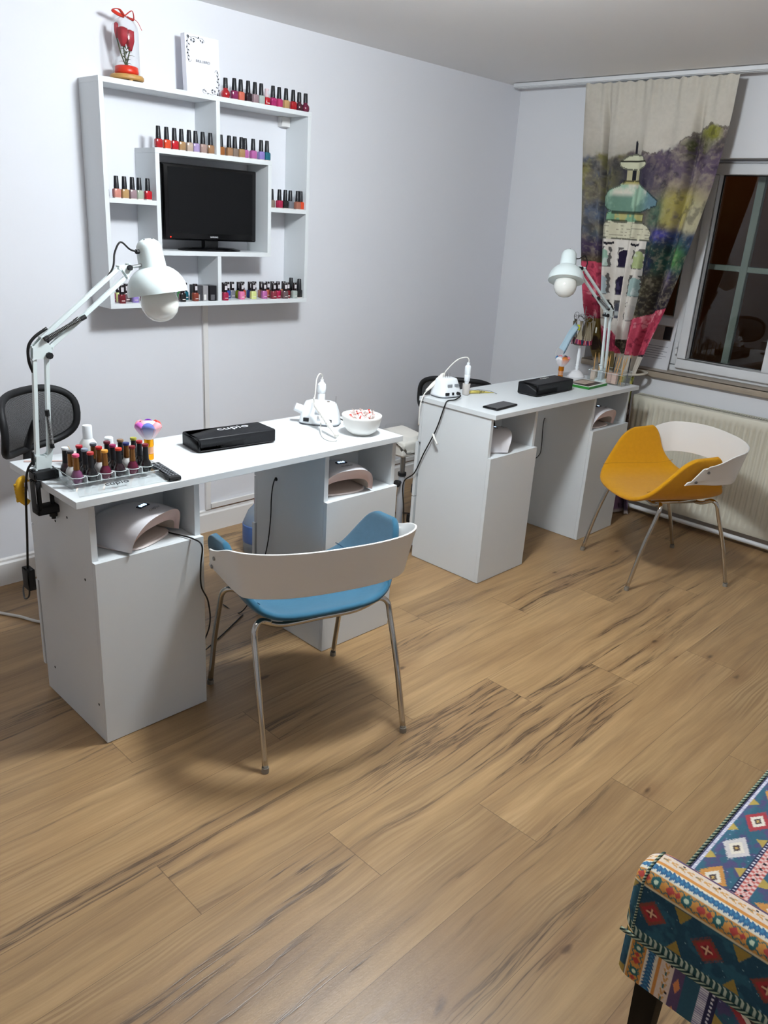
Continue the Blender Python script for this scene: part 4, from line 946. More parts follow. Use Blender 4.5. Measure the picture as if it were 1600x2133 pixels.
for (lb, x, y, rz, L_, m_) in (('thin steel cuticle pusher lying behind the polish tray', -3.285, -0.93, -0.9, 0.13, M_steel), ('pale pink nail file lying behind the lamp base', -3.26, -0.865, -0.55, 0.15, mat('pink_file', '#d8b8b0', rough=0.7))):
    b = NB(); rbox(b, -L_/2, L_/2, -0.004, 0.004, 0, 0.003, 0.0012, 1, M=T(x, y, TOP) @ RZ(rz)); tag(obj('nail_file' if 'file' in lb else 'cuticle_pusher', b, m_), lb, 'nail tool')
b = NB(); rbox(b, -0.02, 0.02, -0.014, 0.014, 0, 0.012, 0.004, 2, M=T(-3.232, -0.925, TOP) @ RZ(0.5)); tag(obj('nail_clipper', b, M_steel, smooth=True), 'small steel nail clipper beside the lamp on the near desk', 'nail tool')

def dust_brush(label, loc, cols, sc=1.0, handle=M_goldp):
    t = thing('dust_brush', label, 'brush', loc); t.scale = (sc, sc, sc)
    b = NB(); lathe(b, [(0.0001, 0), (0.0125, 0), (0.0135, 0.002), (0.0135, 0.018), (0.0001, 0.0185)], seg=28); obj('handle_base', b, handle, t, smooth=True)
    b = NB(); lathe(b, [(0.0001, 0.0185), (0.0130, 0.0185), (0.0130, 0.040), (0.0001, 0.0405)], seg=28); obj('clear_handle', b, mat('peach_glitter', '#d09a78', rough=0.15, metal=0.2, var=0.3, vscale=300), t, smooth=True)
    b = NB(); lathe(b, [(0.0001, 0.0405), (0.0138, 0.0405), (0.0148, 0.044), (0.0138, 0.066), (0.0001, 0.066)], seg=28); obj('ferrule', b, handle, t, smooth=True)
    n_ = len(cols)
    for i, c in enumerate(cols):
        a0 = 2*PI*i/n_
        def pet(u, v):
            a = a0+(u-0.5)*2*PI/n_*1.15; rr_ = 0.012+0.030*v**0.8
            if v > 0.8: rr_ -= 0.016*((v-0.8)/0.2)**2
            z = 0.064+0.052*v-(0.010*(2*(u-0.5))**2)*v
            return Vector((rr_*math.cos(a), rr_*math.sin(a), z))
        b = NB(); grid(b, pet, 9, 12)
        m_ = bristle(c); obj('bristles', b, m_, t, smooth='all', solid=0.004)
    b = NB(); lathe(b, [(0.012, 0.066), (0.026, 0.10), (0.022, 0.114), (0.0001, 0.117)], seg=20); obj('bristle_core', b, bristle('#f0c8cc'), t, smooth='all')
    return t
def bristle(c):
    nm = 'bristle_'+c
    if nm in MC: return MC[nm]
    g = NT(nm); MC[nm] = g.m; tc = g.n('ShaderNodeTexCoord'); sp = g.n('ShaderNodeSeparateXYZ'); g.t.links.new(tc.outputs['Object'], sp.inputs[0])
    f = g.math('DIVIDE', g.math('SUBTRACT', sp.outputs[2], 0.064), 0.045, clamp=True)
    col = g.mix(g.math('POWER', f, 1.2), (*lin('#ece4ea'), 1), (*lin(c), 1)); g.t.links.new(col, g.b.inputs['Base Color']); g.b.inputs['Roughness'].default_value = 0.8
    return g.m
dust_brush('flower-shaped dust brush with purple and red bristles and gold handle on the near desk', (-3.018, -0.995, TOP), ['#e8453a', '#7a2fae', '#f08c9c', '#c05ab0', '#5a6ab0', '#f2a0a8'])
dust_brush('flower-shaped dust brush with blue and pink bristles and orange handle on the far desk', (-0.598, -0.885, TOP), ['#3a2a40', '#e07a90', '#4a7aa8', '#f0f0f0', '#d87a2a', '#e8909c'], 0.98, mat('orange_metal', '#d07808', rough=0.25, metal=0.6))
# remote control
t = thing('remote_control', 'black television remote control lying beside the polish tray', 'remote', (-3.058, -1.146, TOP), -0.115)
b = NB(); rbox(b, -0.0185, 0.0185, -0.076, 0.076, 0, 0.014, 0.005, 2); obj('remote_body', b, M_blackm, t, smooth=True)
kb = 0
for iy in range(9):
    for ix in range(3):
        b = NB(); rbox(b, ix*0.0095-0.013, ix*0.0095-0.006, iy*0.0135-0.062, iy*0.0135-0.055, 0.0138, 0.0153, 0.0008, 1); obj('button', b, mat('grey_key', '#5c6066', rough=0.5), t)

# ------------------------------------------------------------ nail curing lamps in the cubbies
def uv_lamp(label, loc, rot, digits, sc=1.0):
    t = thing('curing_lamp', label, 'nail lamp', loc, rot); t.scale = (sc, sc, sc)
    W, Hh, D = 0.108, 0.098, 0.102
    def outer(u, v, k=1.0, ky=1.0, yo=0.0):
        a = PI*u; s_, c_ = math.sin(a), math.cos(a)
        pf = v                                       # 0 front .. 1 back
        taper = (1-max(0, (pf-0.25)/0.75)**2.4*0.62)
        sw = W*k*taper; shh = Hh*k*(1-0.55*max(0, (pf-0.2)/0.8)**2.2)*(0.93+0.07*min(1, pf*6))
        x = -sw*abs(c_)**0.7*(1 if c_ >= 0 else -1)
        z = 0.006+shh*s_**0.8
        yf = -0.085-0.040*s_**1.3-(0.012*abs(c_)**2); y = yf+(D-yf)*(1-(1-pf)**1.15)
        return Vector((x, y*ky+yo, z))
    b = NB(); V = grid(b, lambda u, v: outer(u, v), 33, 17); b.faces.new([r[-1] for r in V])
    obj('housing', b, mat('pearl_white_shell', '#dcd9dc', rough=0.22, coat=0.3), t, smooth='all')
    def opening(u): o = outer(u, 0); return Vector((o.x*0.88, -0.088-0.014*math.sin(PI*u), 0.010+(o.z-0.006)*0.52))
    b = NB(); grid(b, lambda u, v: outer(u, 0).lerp(opening(u), v)+Vector((0, 0.006*math.sin(PI*v), 0)), 33, 6)
    obj('pink_rim', b, mat('blush_pink_rim', '#e0c4bc', rough=0.35), t, smooth='all')
    b = NB(); V = grid(b, lambda u, v: Vector((opening(u).x*(1-0.10*v), opening(u).y+v*0.145, opening(u).z*(1-0.12*v)+0.0)), 33, 6); b.faces.new([r[-1] for r in V])
    obj('chamber', b, mat('chamber_beige', '#c4b6a8', rough=0.3), t, smooth='all')
    b = NB(); lathe(b, [(0.0001, 0.0), (0.104, 0.0), (0.108, 0.003), (0.104, 0.007), (0.0001, 0.0075)], seg=40, power=3, sy=0.90); obj('base_tray', b, mat('blush_white_base', '#e4d8d4', rough=0.35), t, smooth=True)
    zt = 0.006+Hh*0.985
    b = NB(); M0 = T(0, -0.055, zt+0.0042) @ RX(0.03)
    box(b, -0.02, 0.02, -0.008, 0.008, -0.003, 0.0, M0); dp = obj('display_window', b, mat('dark_display', '#1a2238', rough=0.2), t)
    text_mesh('digits', digits, 0.017, mat('blue_white_digits', '#cfe4ff', emis='#a9d0ff', estr=3.0), dp, M0 @ T(0, 0, 0.0004), sx=1.1)
    text_mesh('lettering', 'cupio', 0.014, mat('grey_lettering', '#8c8a8c', rough=0.5), t, T(0, -0.093, zt+0.0035) @ RX(0.08), sx=1.5)
    return t
ZC = 0.5722
u1 = uv_lamp('pearl white nail curing lamp in the left cubby of the near desk', (-3.150, -1.093, ZC), 0.40, '000')
u2 = uv_lamp('pearl white nail curing lamp in the right cubby of the near desk', (-2.362, -1.098, ZC), -0.20, '000')
u3 = uv_lamp('white nail curing lamp turned sideways in the left cubby of the far desk', (-1.468, -1.080, ZC), 0.95, '8', 0.88)
u4 = uv_lamp('white nail curing lamp in the right cubby of the far desk, behind the yellow chair', (-0.640, -1.099, ZC), 0.0, '8', 0.95)
cable('power_cable', 'black cable hanging from the left cubby of the near desk to the floor', [(-3.08, -1.06, 0.5755), (-3.045, -1.15, 0.5755), (-3.02, -1.225, 0.5765), (-3.008, -1.255, 0.560), (-3.012, -1.253, 0.50), (-3.010, -1.25, 0.43), (-2.978, -1.237, 0.36), (-2.957, -1.205, 0.25), (-2.945, -1.09, 0.07), (-2.90, -1.0, 0.004), (-2.70, -0.90, 0.004), (-2.55, -0.82, 0.004)], 0.0024, M_cord)
cable('power_cable', 'black cable hanging down inside the near desk from a hole in its right pedestal', [(-2.489, -0.944, 0.582), (-2.500, -0.944, 0.583), (-2.505, -0.938, 0.55), (-2.502, -0.928, 0.50), (-2.500, -0.922, 0.42), (-2.503, -0.905, 0.30), (-2.52, -0.86, 0.12), (-2.55, -0.80, 0.004), (-2.56, -0.70, 0.004)], 0.0022, M_cord)
b = NB(); cyl(b, (-2.4955, -0.944, 0.583), (-2.4925, -0.944, 0.583), 0.007, seg=14)
tag(obj('cable_grommet', b, M_blackm), 'black cable hole on the inner side of the near desk right pedestal', 'grommet')
cable('power_cable', 'black cable hanging between the pedestals of the far desk', [(-0.760, -0.935, 0.578), (-0.772, -0.935, 0.579), (-0.776, -0.935, 0.55), (-0.774, -0.936, 0.50), (-0.771, -0.938, 0.44), (-0.774, -0.935, 0.39), (-0.79, -0.90, 0.355), (-0.82, -0.80, 0.33), (-0.83, -0.76, 0.30)], 0.0022, M_cord)
cable('power_cable', 'black cable arching behind the curing lamp in the far desk left cubby', [(-1.45, -1.03, 0.655), (-1.43, -1.03, 0.69), (-1.385, -1.03, 0.70), (-1.335, -1.03, 0.665), (-1.325, -1.03, 0.615), (-1.345, -1.03, 0.576)], 0.003, M_cord)

# ------------------------------------------------------------ things on the far desk
dr2 = drill('white nail drill machine with black power plug on the left end of the far desk', (-1.487, -0.862, TOP), -0.14, 0.125)
b = NB()
for i in range(4): cyl(b, (-0.026+i*0.013, -0.004, 0.08), (-0.026+i*0.013, -0.004, 0.102), 0.0009, seg=6)
obj('drill_bits', b, M_steel, dr2)
b = NB()
for g_ in (-0.028, 0.012):
    for i in range(7): box(b, g_+i*0.0036, g_+i*0.0036+0.0014, -0.0462, -0.0405, 0.050, 0.060)
obj('vents', b, mat('vent_grey', '#8c9094', rough=0.6), dr2)
b = NB(); box(b, -0.042, -0.024, -0.0535, -0.046, 0.014, 0.025); obj('socket', b, M_blackm, dr2)
b = NB(); box(b, -0.006, 0.003, -0.0535, -0.046, 0.014, 0.025); obj('switch', b, M_blackm, dr2)
b = NB(); cyl(b, (0.026, -0.050, 0.020), (0.026, -0.064, 0.020), 0.0075, 0.006, seg=14); obj('power_plug', b, M_blackm, dr2, smooth=True)
IM2 = (T(-1.487, -0.862, TOP) @ RZ(-0.14)).inverted()
loc2 = lambda p: IM2 @ Vector(p)
b = NB(); tube(b, [loc2(p) for p in ((-1.472, -0.926, 0.780), (-1.478, -0.940, 0.773), (-1.53, -0.955, 0.766), (-1.580, -0.955, 0.766), (-1.598, -0.955, 0.745), (-1.600, -0.930, 0.66), (-1.600, -0.905, 0.60), (-1.600, -0.86, 0.51), (-1.600, -0.815, 0.41), (-1.592, -0.745, 0.34), (-1.565, -0.735, 0.20), (-1.55, -0.735, 0.05), (-1.54, -0.70, 0.004))], 0.003, 8, 8)
obj('power_cord', b, M_cord, dr2, smooth='all')
b = NB(); tube(b, [loc2(p) for p in ((-1.604, -0.91, 0.615), (-1.612, -0.925, 0.60), (-1.610, -0.945, 0.575))], 0.005, 6, 4, flat=0.3); obj('cable_tie', b, M_wcord, dr2, smooth='all')
t = thing('handpiece_stand', 'white electric file handpiece standing in a clear holder on the far desk', 'handpiece', (-1.385, -0.895, TOP))
b = NB(); lathe(b, [(0.0001, 0), (0.014, 0), (0.016, 0.006), (0.0175, 0.05), (0.0165, 0.052), (0.015, 0.008), (0.0001, 0.004)], seg=24); obj('clear_holder', b, mat('frosted_cup', ''), t, smooth='all')
b = NB(); lathe(b, [(0.0001, 0.02), (0.006, 0.02), (0.009, 0.03), (0.0095, 0.06), (0.0125, 0.064), (0.0135, 0.09), (0.0125, 0.092), (0.0135, 0.096), (0.0140, 0.125), (0.012, 0.130), (0.0075, 0.134), (0.007, 0.145), (0.0001, 0.145)], seg=24); obj('handpiece', b, M_plastic, t, smooth=True)
b = NB(); tube(b, [(0, 0, 0.143), (0.0, 0.0, 0.158), (-0.012, 0.008, 0.168), (-0.045, 0.03, 0.155), (-0.080, 0.05, 0.115), (-0.092, 0.06, 0.090)], 0.0028, 8, 8)
tube(b, [(-0.195, 0.065, 0.024), (-0.215, 0.06, 0.012), (-0.24, 0.055, -0.03), (-0.24, 0.055, -0.12)], 0.0028, 8, 8); obj('handpiece_cord', b, M_wcord, t, smooth='all')
b = NB(); d = Vector((-0.105, 0.008, -0.068)); M = perp_frame(d); M.translation = Vector((-0.090, 0.058, 0.094))
lathe(b, [(0.0001, 0), (0.006, 0.0), (0.009, 0.008), (0.0095, 0.05), (0.008, 0.056), (0.009, 0.075), (0.0075, 0.10), (0.005, 0.125), (0.0001, 0.126)], seg=18, M=M)
for i in range(5):
    z = 0.012+i*0.008; lathe(b, [(0.0092, z), (0.0108, z+0.002), (0.0092, z+0.004)], seg=18, M=M)
obj('spare_handpiece', b, mat('ivory_plastic', ''), t, smooth='all')
# tools beside it
t = thing('cuticle_brush', 'yellow and black striped cuticle brush lying on the far desk beside the drill', 'brush', (-1.30, -0.905, TOP+0.006), -0.45)
b = NB(); tube(b, [(-0.055, 0, 0), (0.0, 0, 0)], 0.0075, 10, 0); obj('brush_body', b, mat('straw_yellow', '#c8b860', rough=0.6, var=0.3, vscale=200), t, smooth='all')
b = NB()
for i in range(4): cyl(b, (0.0+i*0.008, 0, 0), (0.004+i*0.008, 0, 0), 0.0072-i*0.0010, seg=12)
obj('black_bands', b, M_blackm, t)
b = NB(); tube(b, [(0.0, 0, 0), (0.03, 0, -0.001), (0.075, -0.002, -0.004)], lambda q: 0.0062*(1-q)+0.0012, 8, 4); obj('tip', b, mat('straw_yellow', ''), t, smooth='all')
b = NB(); tube(b, [(-1.30, -0.86, TOP+0.0035), (-1.25, -0.865, TOP+0.0035), (-1.225, -0.905, TOP+0.0035), (-1.245, -0.965, TOP+0.0035)], 0.0012, 6, 8); tag(obj('wire_loop', b, M_steel, smooth='all'), 'thin bent wire loop lying on the far desk by the drill', 'wire')
t = thing('smartphone', 'black smartphone lying face up near the front edge of the far desk', 'phone', (-1.442, -1.132, TOP), 0.09)
b = NB(); rbox(b, -0.083, 0.083, -0.037, 0.037, 0, 0.009, 0.004, 3); obj('phone_body', b, mat('phone_black', '#0c0c0f', rough=0.25), t, smooth=True)
b = NB(); box(b, -0.077, 0.077, -0.033, 0.033, 0.0089, 0.0094); obj('screen', b, mat('phone_screen', '#08080b', rough=0.15), t)
t = thing('green_book', 'thin book with green edges and dark picture on its white cover, far desk', 'book', (-0.636, -1.062, TOP), 0.06)
b = NB(); rbox(b, -0.098, 0.098, -0.068, 0.068, 0, 0.012, 0.001, 1); obj('cover', b, mat('book_green', '#2a7a2c', rough=0.45), t)
b = NB(); box(b, -0.0965, 0.0965, -0.0665, 0.0665, 0.0118, 0.0128); obj('white_page', b, mat('page_white', '#dfe2dc', rough=0.5), t)
b = NB(); box(b, -0.085, 0.075, -0.055, 0.060, 0.0127, 0.0132); obj('picture', b, mat('book_picture', '#2a1c1a', rough=0.35, var=0.3, vscale=40), t)
b = NB(); box(b, -0.05, 0.06, -0.02, 0.05, 0.0131, 0.0136); obj('picture_panel', b, mat('book_panel', '#b8a898', rough=0.4, var=0.3, vscale=60), t)

# nail swatch stand with fans and a mask
SW = Vector((-0.470, -0.900, TOP))
st = thing('swatch_stand', 'white turned post stand with round foot holding rings of nail swatches', 'stand', SW)
b = NB(); lathe(b, [(0.0001, 0), (0.045, 0), (0.046, 0.004), (0.040, 0.014), (0.028, 0.028), (0.016, 0.034), (0.010, 0.036), (0.0001, 0.036)], seg=36); obj('foot', b, mat('semi_white_plastic', '#e3e2e4', rough=0.3), st, smooth=True)
b = NB(); lathe(b, [(0.0085, 0.035), (0.0105, 0.05), (0.0085, 0.056), (0.0105, 0.062), (0.0078, 0.068), (0.0095, 0.115), (0.0078, 0.12), (0.0078, 0.21), (0.0001, 0.212)], seg=20); obj('post', b, M_plastic, st, smooth=True)
b = NB(); lathe(b, [(0.0001, 0.168), (0.034, 0.166), (0.036, 0.18), (0.034, 0.198), (0.0001, 0.20)], seg=30); obj('carousel', b, mat('taupe_disc', '#7c746c', rough=0.6), st, smooth=True)
b = NB(); cyl(b, (0, 0, 0.2), (0.006, 0, 0.36), 0.002, seg=8)
for k in range(7):
    a = k*2*PI/7+0.3; tube(b, [(0, 0, 0.30), (0.03*math.cos(a), 0.03*math.sin(a), 0.315), (0.048*math.cos(a), 0.048*math.sin(a), 0.305), (0.05*math.cos(a), 0.05*math.sin(a), 0.315)], 0.0013, 6, 5)
obj('hook_arms', b, M_steel, st, smooth='all')
tipcols = ['#20304a', '#2a6a7a', '#a02038', '#6a1a30', '#8a2a48', '#c8606a', '#3a3a70', '#b890b8', '#7a2040', '#d0a0a8', '#4a2a50', '#c04858']
M_stick = mat('clear_stick', '#a89c84', rough=0.3, alpha=0.85)
def fb_stick(b): rbox(b, -0.0032, 0.0032, -0.0006, 0.0006, -0.098, 0.0, 0.0005, 1)
def fb_tip(b): rbox(b, -0.0046, 0.0046, -0.0012, 0.0012, -0.118, -0.094, 0.001, 1)
for k in range(6):
    a = [3.5, 4.3, 5.2, 2.7, 1.4, 0.3][k]
    fz = SW.z+0.292-0.004*(k % 2); p = SW+Vector((0.052*math.cos(a), 0.052*math.sin(a), 0)); p.z = fz
    names = ['with yellow tag, hanging at the left', 'hanging at the front left', 'hanging at the front right', 'hanging behind on the left', 'hanging at the back', 'hanging on the right']
    f = thing('swatch_fan', 'fanned nail colour swatches %s of the white stand' % names[k], 'nail swatches', p, a+PI/2+0.3*(k % 3-1), 'nail swatch fans on the white stand')
    b = NB(); tube(b, [(0.019*math.cos(q), 0.0, 0.019*math.sin(q)+0.016) for q in np.linspace(0, 2*PI, 18)], 0.0010, 6, 0); obj('ring', b, M_steel, f, smooth='all')
    for i in range(10):
        s_ = pshape('stick', 'fan_stick', fb_stick, M_stick, f); s_.rotation_euler = (0.05*math.sin(i*2), (i-4.5)*0.048, 0.12*math.sin(i)); s_.location = ((i-4.5)*0.0006, (i-4.5)*0.0016, 0)
        pshape('colour_tip', 'fan_tip', fb_tip, mat('tip_%d' % ((i+k*3) % 12), tipcols[(i+k*3) % 12], rough=0.2), s_)
    if k == 0:
        b = NB(); rbox(b, -0.016, 0.004, -0.022, -0.018, -0.045, -0.018, 0.002, 1); obj('yellow_tag', b, mat('tag_yellow', '#d8e020', rough=0.4), f)
    if k == 2:
        b = NB(); rbox(b, -0.006, 0.012, -0.020, -0.016, -0.06, -0.03, 0.002, 1); obj('white_tag', b, mat('tag_white', '#e6e8d8', rough=0.4), f)
t = thing('face_mask', 'light blue disposable face mask hanging at an angle from the swatch stand', 'face mask', (-0.545, -0.905, 1.045))
def mk(u, v):
    # u along the length, v across; hangs down-left
    p = Vector((-0.010, 0.0, 0.0)).lerp(Vector((-0.155, -0.01, -0.115)), u)
    q = Vector((0.015, 0.0, -0.045)).lerp(Vector((-0.105, -0.01, -0.150)), u)
    r = p.lerp(q, v); r.y += -0.012*math.sin(PI*v)+0.003*math.sin(9*v)+0.004*math.sin(5*u); return r
b = NB(); grid(b, mk, 16, 14); obj('mask_cloth', b, mat('mask_pale_blue', '#b6d2e2', rough=0.85), t, smooth='all', solid=0.0016)
b = NB(); grid(b, lambda u, v: mk(u, 0.80+0.20*v)+Vector((0, -0.003, -0.002)), 16, 4); obj('blue_pleat', b, mat('mask_mid_blue', '#7fa8c4', rough=0.85), t, smooth='all', solid=0.001)
b = NB(); tube(b, [(-0.155, -0.01, -0.115), (-0.175, -0.01, -0.14), (-0.165, -0.012, -0.175), (-0.145, -0.01, -0.205), (-0.15, -0.01, -0.18), (-0.13, -0.01, -0.16), (-0.108, -0.01, -0.150)], 0.0009, 5, 8)
tube(b, [(-0.010, 0, 0), (0.02, 0.0, 0.01), (0.04, 0.002, 0.002), (0.03, 0.002, -0.03), (0.015, 0, -0.045)], 0.0009, 5, 8); obj('ear_loops', b, M_wcord, t, smooth='all')

# acrylic organiser with sticks and brushes
AX0, AX1, AY0, AY1 = -0.500, -0.410, -1.185, -0.985
og = thing('acrylic_organiser', 'clear acrylic organiser full of sticks and brushes on the far desk', 'organiser', (0, 0, TOP))
b = NB()
for y in (AY0, AY0+0.066, AY0+0.132, AY1-0.0025): box(b, AX0, AX1, y, y+0.0025, 0, 0.07)
for x in (AX0, (AX0+AX1)/2, AX1-0.0025): box(b, x, x+0.0025, AY0, AY1, 0, 0.07 if x > AX0 else 0.055)
box(b, AX0, AX1, AY0, AY1, 0, 0.0025)
obj('organiser_body', b, M_acryl, og)
b = NB()
for y in (AY0, AY1-0.0025): tube(b, [(AX0, y, 0.055), (AX1, y, 0.07)], 0.0012, 5, 0)
tube(b, [(AX0, AY0, 0.055), (AX0, AY1, 0.055)], 0.0012, 5, 0); tube(b, [(AX1, AY0, 0.07), (AX1, AY1, 0.07)], 0.0012, 5, 0)
obj('edges', b, mat('acrylic_edge', ''), og)
M_stw = mat('orange_wood', '#c89858', rough=0.6)
def stick(lb, x, y, dx, dy, L_, r, m_, nm='wooden_stick', cat='stick', grp='wooden sticks in the organiser', tip=None):
    t = thing(nm, lb, cat, (x, y, TOP+0.004), 0, grp)
    b = NB(); e = Vector((dx, dy, L_)); cyl(b, (0, 0, 0), e*0.86, r, r, 8); obj('shaft', b, m_, t, smooth=True)
    b = NB(); cyl(b, e*0.86, e, r*1.15, r*0.3, 8); obj('tip', b, tip or m_, t, smooth=True)
rs = random.Random(9)
for i in range(9):
    y = -1.165+i*0.020
    stick('pale wooden cuticle stick standing in the clear organiser', -0.478+0.018*(i % 2), y, rs.uniform(-.02, .02), rs.uniform(-.02, .03), 0.13+rs.uniform(0, .02), 0.0022, M_stw)
for i, (y, h_) in enumerate(((-1.172, 0.155), (-1.09, 0.15), (-1.055, 0.12), (-1.005, 0.13))):
    stick('thin black-handled nail brush standing in the clear organiser', -0.435, y, rs.uniform(-.01, .01), rs.uniform(-.015, .015), h_, 0.0028, M_blackm, 'nail_brush', 'brush', 'black brushes in the organiser', mat('bristle_tan', '#8a6a40', rough=0.8))
for i, (y, c) in enumerate(((-1.13, '#d6b8aa'), (-1.105, '#c8a89c'), (-1.01, '#d8c4b4'), (-1.05, '#c4ccd0'))):
    b = NB(); rbox(b, -0.010, 0.010, -0.014, 0.014, 0.004, 0.058, 0.002, 1, M=T(-0.482+0.0*i, y, TOP))
    tag(obj('sample_block', b, mat('sample_%d' % i, c, rough=0.35)), ['pinkish translucent nail form pack standing in the organiser, rightmost', 'rosy beige nail form pack in the organiser beside the rightmost', 'cream nail form pack in the organiser nearest the swatch stand', 'pale grey nail form pack in the middle of the organiser'][i], 'pack', 'packs in the organiser')
b = NB(); rbox(b, -0.045, 0.045, -0.005, 0.005, 0, 0.007, 0.0015, 1, M=T(-0.535, -1.03, TOP) @ RZ(1.35)); tag(obj('nail_file', b, mat('dark_file', '#2c2c30', rough=0.7)), 'short dark nail file lying before the clear organiser', 'nail tool')

# ------------------------------------------------------------ things on the sill, behind and between the desks
t = thing('certificate', 'white printed certificate sheet with a photo leaning on the window, left of the casement', 'sign', (0.058, -1.052, WZ0), 0)
Mx = RY(0.10) @ RZ(-PI/2)
b = NB(); box(b, -0.098, 0.098, -0.003, 0.003, 0, 0.276, Mx); obj('sheet', b, mat('paper_white', '#d9dade', rough=0.4), t)
b = NB(); box(b, -0.055, 0.082, -0.0038, -0.003, 0.155, 0.235, Mx); obj('photo', b, mat('photo_tone', '#9a8f88', rough=0.4, var=0.35, vscale=25), t)
b = NB(); box(b, 0.035, 0.078, -0.0044, -0.0037, 0.160, 0.230, Mx); obj('photo_dark_figure', b, mat('photo_dark', '#1c1a1c', rough=0.4), t)
for i in range(6):
    b = NB(); box(b, -0.08, 0.075-0.02*(i % 2), -0.0037, -0.003, 0.120-i*0.013, 0.1225-i*0.013, Mx); obj('text_line', b, mat('text_grey', '#7a7c84', rough=0.5), t)

def office_chair(label, loc, rot, zt=0.90, wd=0.235):
    t = thing('office_chair', label, 'chair', loc, rot)
    M_mesh = mesh_mat()
    def bk(u, v):
        x = (u-0.5)*2; z = v
        X_ = wd*math.copysign(abs(x)**1.0, x); zz = zt-0.21+0.21*v
        y = -0.05*(x*x)+0.02+0.030*(v-0.5)**2*4
        return Vector((X_, y, zz))
    N = 60; ring = []
    for k in range(N):
        a = 2*PI*k/N; c_, s_ = math.cos(a), math.sin(a); e = 0.62
        uu_, vv_ = 0.5+0.5*math.copysign(abs(c_)**e, c_), 0.5+0.5*math.copysign(abs(s_)**e, s_)
        ring.append(bk(uu_, vv_))
    b = NB(); rings = []
    for i, p in enumerate(ring):
        d = (ring[(i+1) % N]-ring[i-1]).normalized(); x, y, _ = frame_z(d)
        if i == 0: up = x
        up = (up-up.dot(d)*d).normalized(); y = d.cross(up)
        rings.append([b.verts.new(p+0.013*(math.cos(2*PI*k/10)*up+math.sin(2*PI*k/10)*y)) for k in range(10)])
    for i in range(N):
        A, B_ = rings[i], rings[(i+1) % N]
        for k in range(10): b.faces.new((A[k], A[(k+1) % 10], B_[(k+1) % 10], B_[k]))
    obj('back_frame', b, M_blackm, t, smooth='all')
    b = NB()
    def panel(u, v):
        a = 2*PI*u; c_, s_ = math.cos(a), math.sin(a); e = 0.62; r = v
        return bk(0.5+0.5*r*math.copysign(abs(c_)**e, c_), 0.5+0.5*r*math.copysign(abs(s_)**e, s_))
    grid(b, panel, 60, 9, closeu=True); bmesh.ops.remove_doubles(b, verts=b.verts, dist=1e-5)
    obj('mesh_back', b, M_mesh, t, smooth='all')
    b = NB(); tube(b, [(0, 0.0, zt-0.10), (0, 0.05, zt-0.22), (0, 0.04, zt-0.38), (0, -0.04, 0.47), (0, -0.13, 0.445)], 0.018, 10, 6, flat=0.6)
    obj('back_support', b, M_blackm, t, smooth='all')
    b = NB(); rbox(b, -0.13, 0.20, -0.37, -0.07, 0.455, 0.53, 0.03, 4); obj('seat', b, mat('black_seat_fabric', '#131416', rough=0.9), t, smooth='all')
    b = NB(); cyl(b, (0, -0.22, 0.1), (0, -0.22, 0.455), 0.024, seg=16); obj('gas_lift', b, M_blackm, t, smooth=True)
    for k in range(5):
        a = 2*PI*k/5+0.4; e = Vector((0.22*math.cos(a), 0.22*math.sin(a)-0.22, 0.07))
        b = NB(); tube(b, [(0, -0.22, 0.11), e], 0.018, 8, 0, flat=0.7); lg = obj('base_leg', b, M_blackm, t, smooth='all')
        b = NB(); cyl(b, e+Vector((-0.012, 0, -0.043)), e+Vector((0.012, 0, -0.043)), 0.026, seg=18); obj('castor', b, M_blackm, lg, smooth=True)
    return t
def mesh_mat():
    if 'chair_mesh' in MC: return MC['chair_mesh']
    g = NT('chair_mesh'); MC['chair_mesh'] = g.m; tc = g.n('ShaderNodeTexCoord'); sp = g.n('ShaderNodeSeparateXYZ'); g.t.links.new(tc.outputs['Object'], sp.inputs[0])
    def hole(s): return g.math('GREATER_THAN', g.math('FRACT', g.math('MULTIPLY', s, 340.0)), 0.64)
    h = g.math('MULTIPLY', hole(sp.outputs[0]), hole(sp.outputs[2]))
    g.b.inputs['Base Color'].default_value = (*lin('#18191b'), 1); g.b.inputs['Roughness'].default_value = 0.6
    g.t.links.new(g.math('SUBTRACT', 1.0, h), g.b.inputs['Alpha'])
    return g.m
office_chair('black mesh-back office chair behind the left end of the near desk', (-3.075, -0.32, 0), 0.48, 0.840, 0.185)
office_chair('black mesh-back office chair mostly hidden behind the far desk', (-0.895, -0.45, 0), 2.2, 0.712, 0.20)

# wrapped rest on a grey telescopic stand between the desks
t = thing('pedicure_footrest', 'white padded footrest wrapped in clear film on a grey post between the desks', 'footrest', (-1.490, -0.640, 0))
b = NB(); cyl(b, (0, 0, 0.02), (0, 0, 0.34), 0.0165, seg=20); obj('outer_post', b, mat('grey_post', '#a9abb0', rough=0.35), t, smooth=True)
b = NB(); cyl(b, (0, 0, 0.335), (0, 0, 0.42), 0.0125, seg=18); obj('inner_post', b, M_steel, t, smooth=True)
b = NB(); cyl(b, (0, 0, 0.330), (0, 0, 0.345), 0.0205, seg=20); obj('collar', b, M_blackm, t, smooth=True)
b = NB(); cyl(b, (-0.015, -0.005, 0.300), (-0.045, -0.012, 0.300), 0.008, 0.019, 12); cyl(b, (-0.045, -0.012, 0.300), (-0.053, -0.014, 0.300), 0.019, 0.015, 12); obj('knob', b, M_blackm, t, smooth=True)
b = NB(); rbox(b, -0.06, 0.14, -0.055, 0.15, 0.43, 0.512, 0.022, 4)
for v in b.verts:
    v.co.z += 0.02*math.sin(14*v.co.x+1)*0.3+(0.02 if v.co.z > 0.47 and v.co.y > 0.0 else 0)
obj('pad', b, mat('cream_vinyl', '#dedad2', rough=0.45, bump=0.6, bscale=18), t, smooth='all', sub=1)
b = NB()
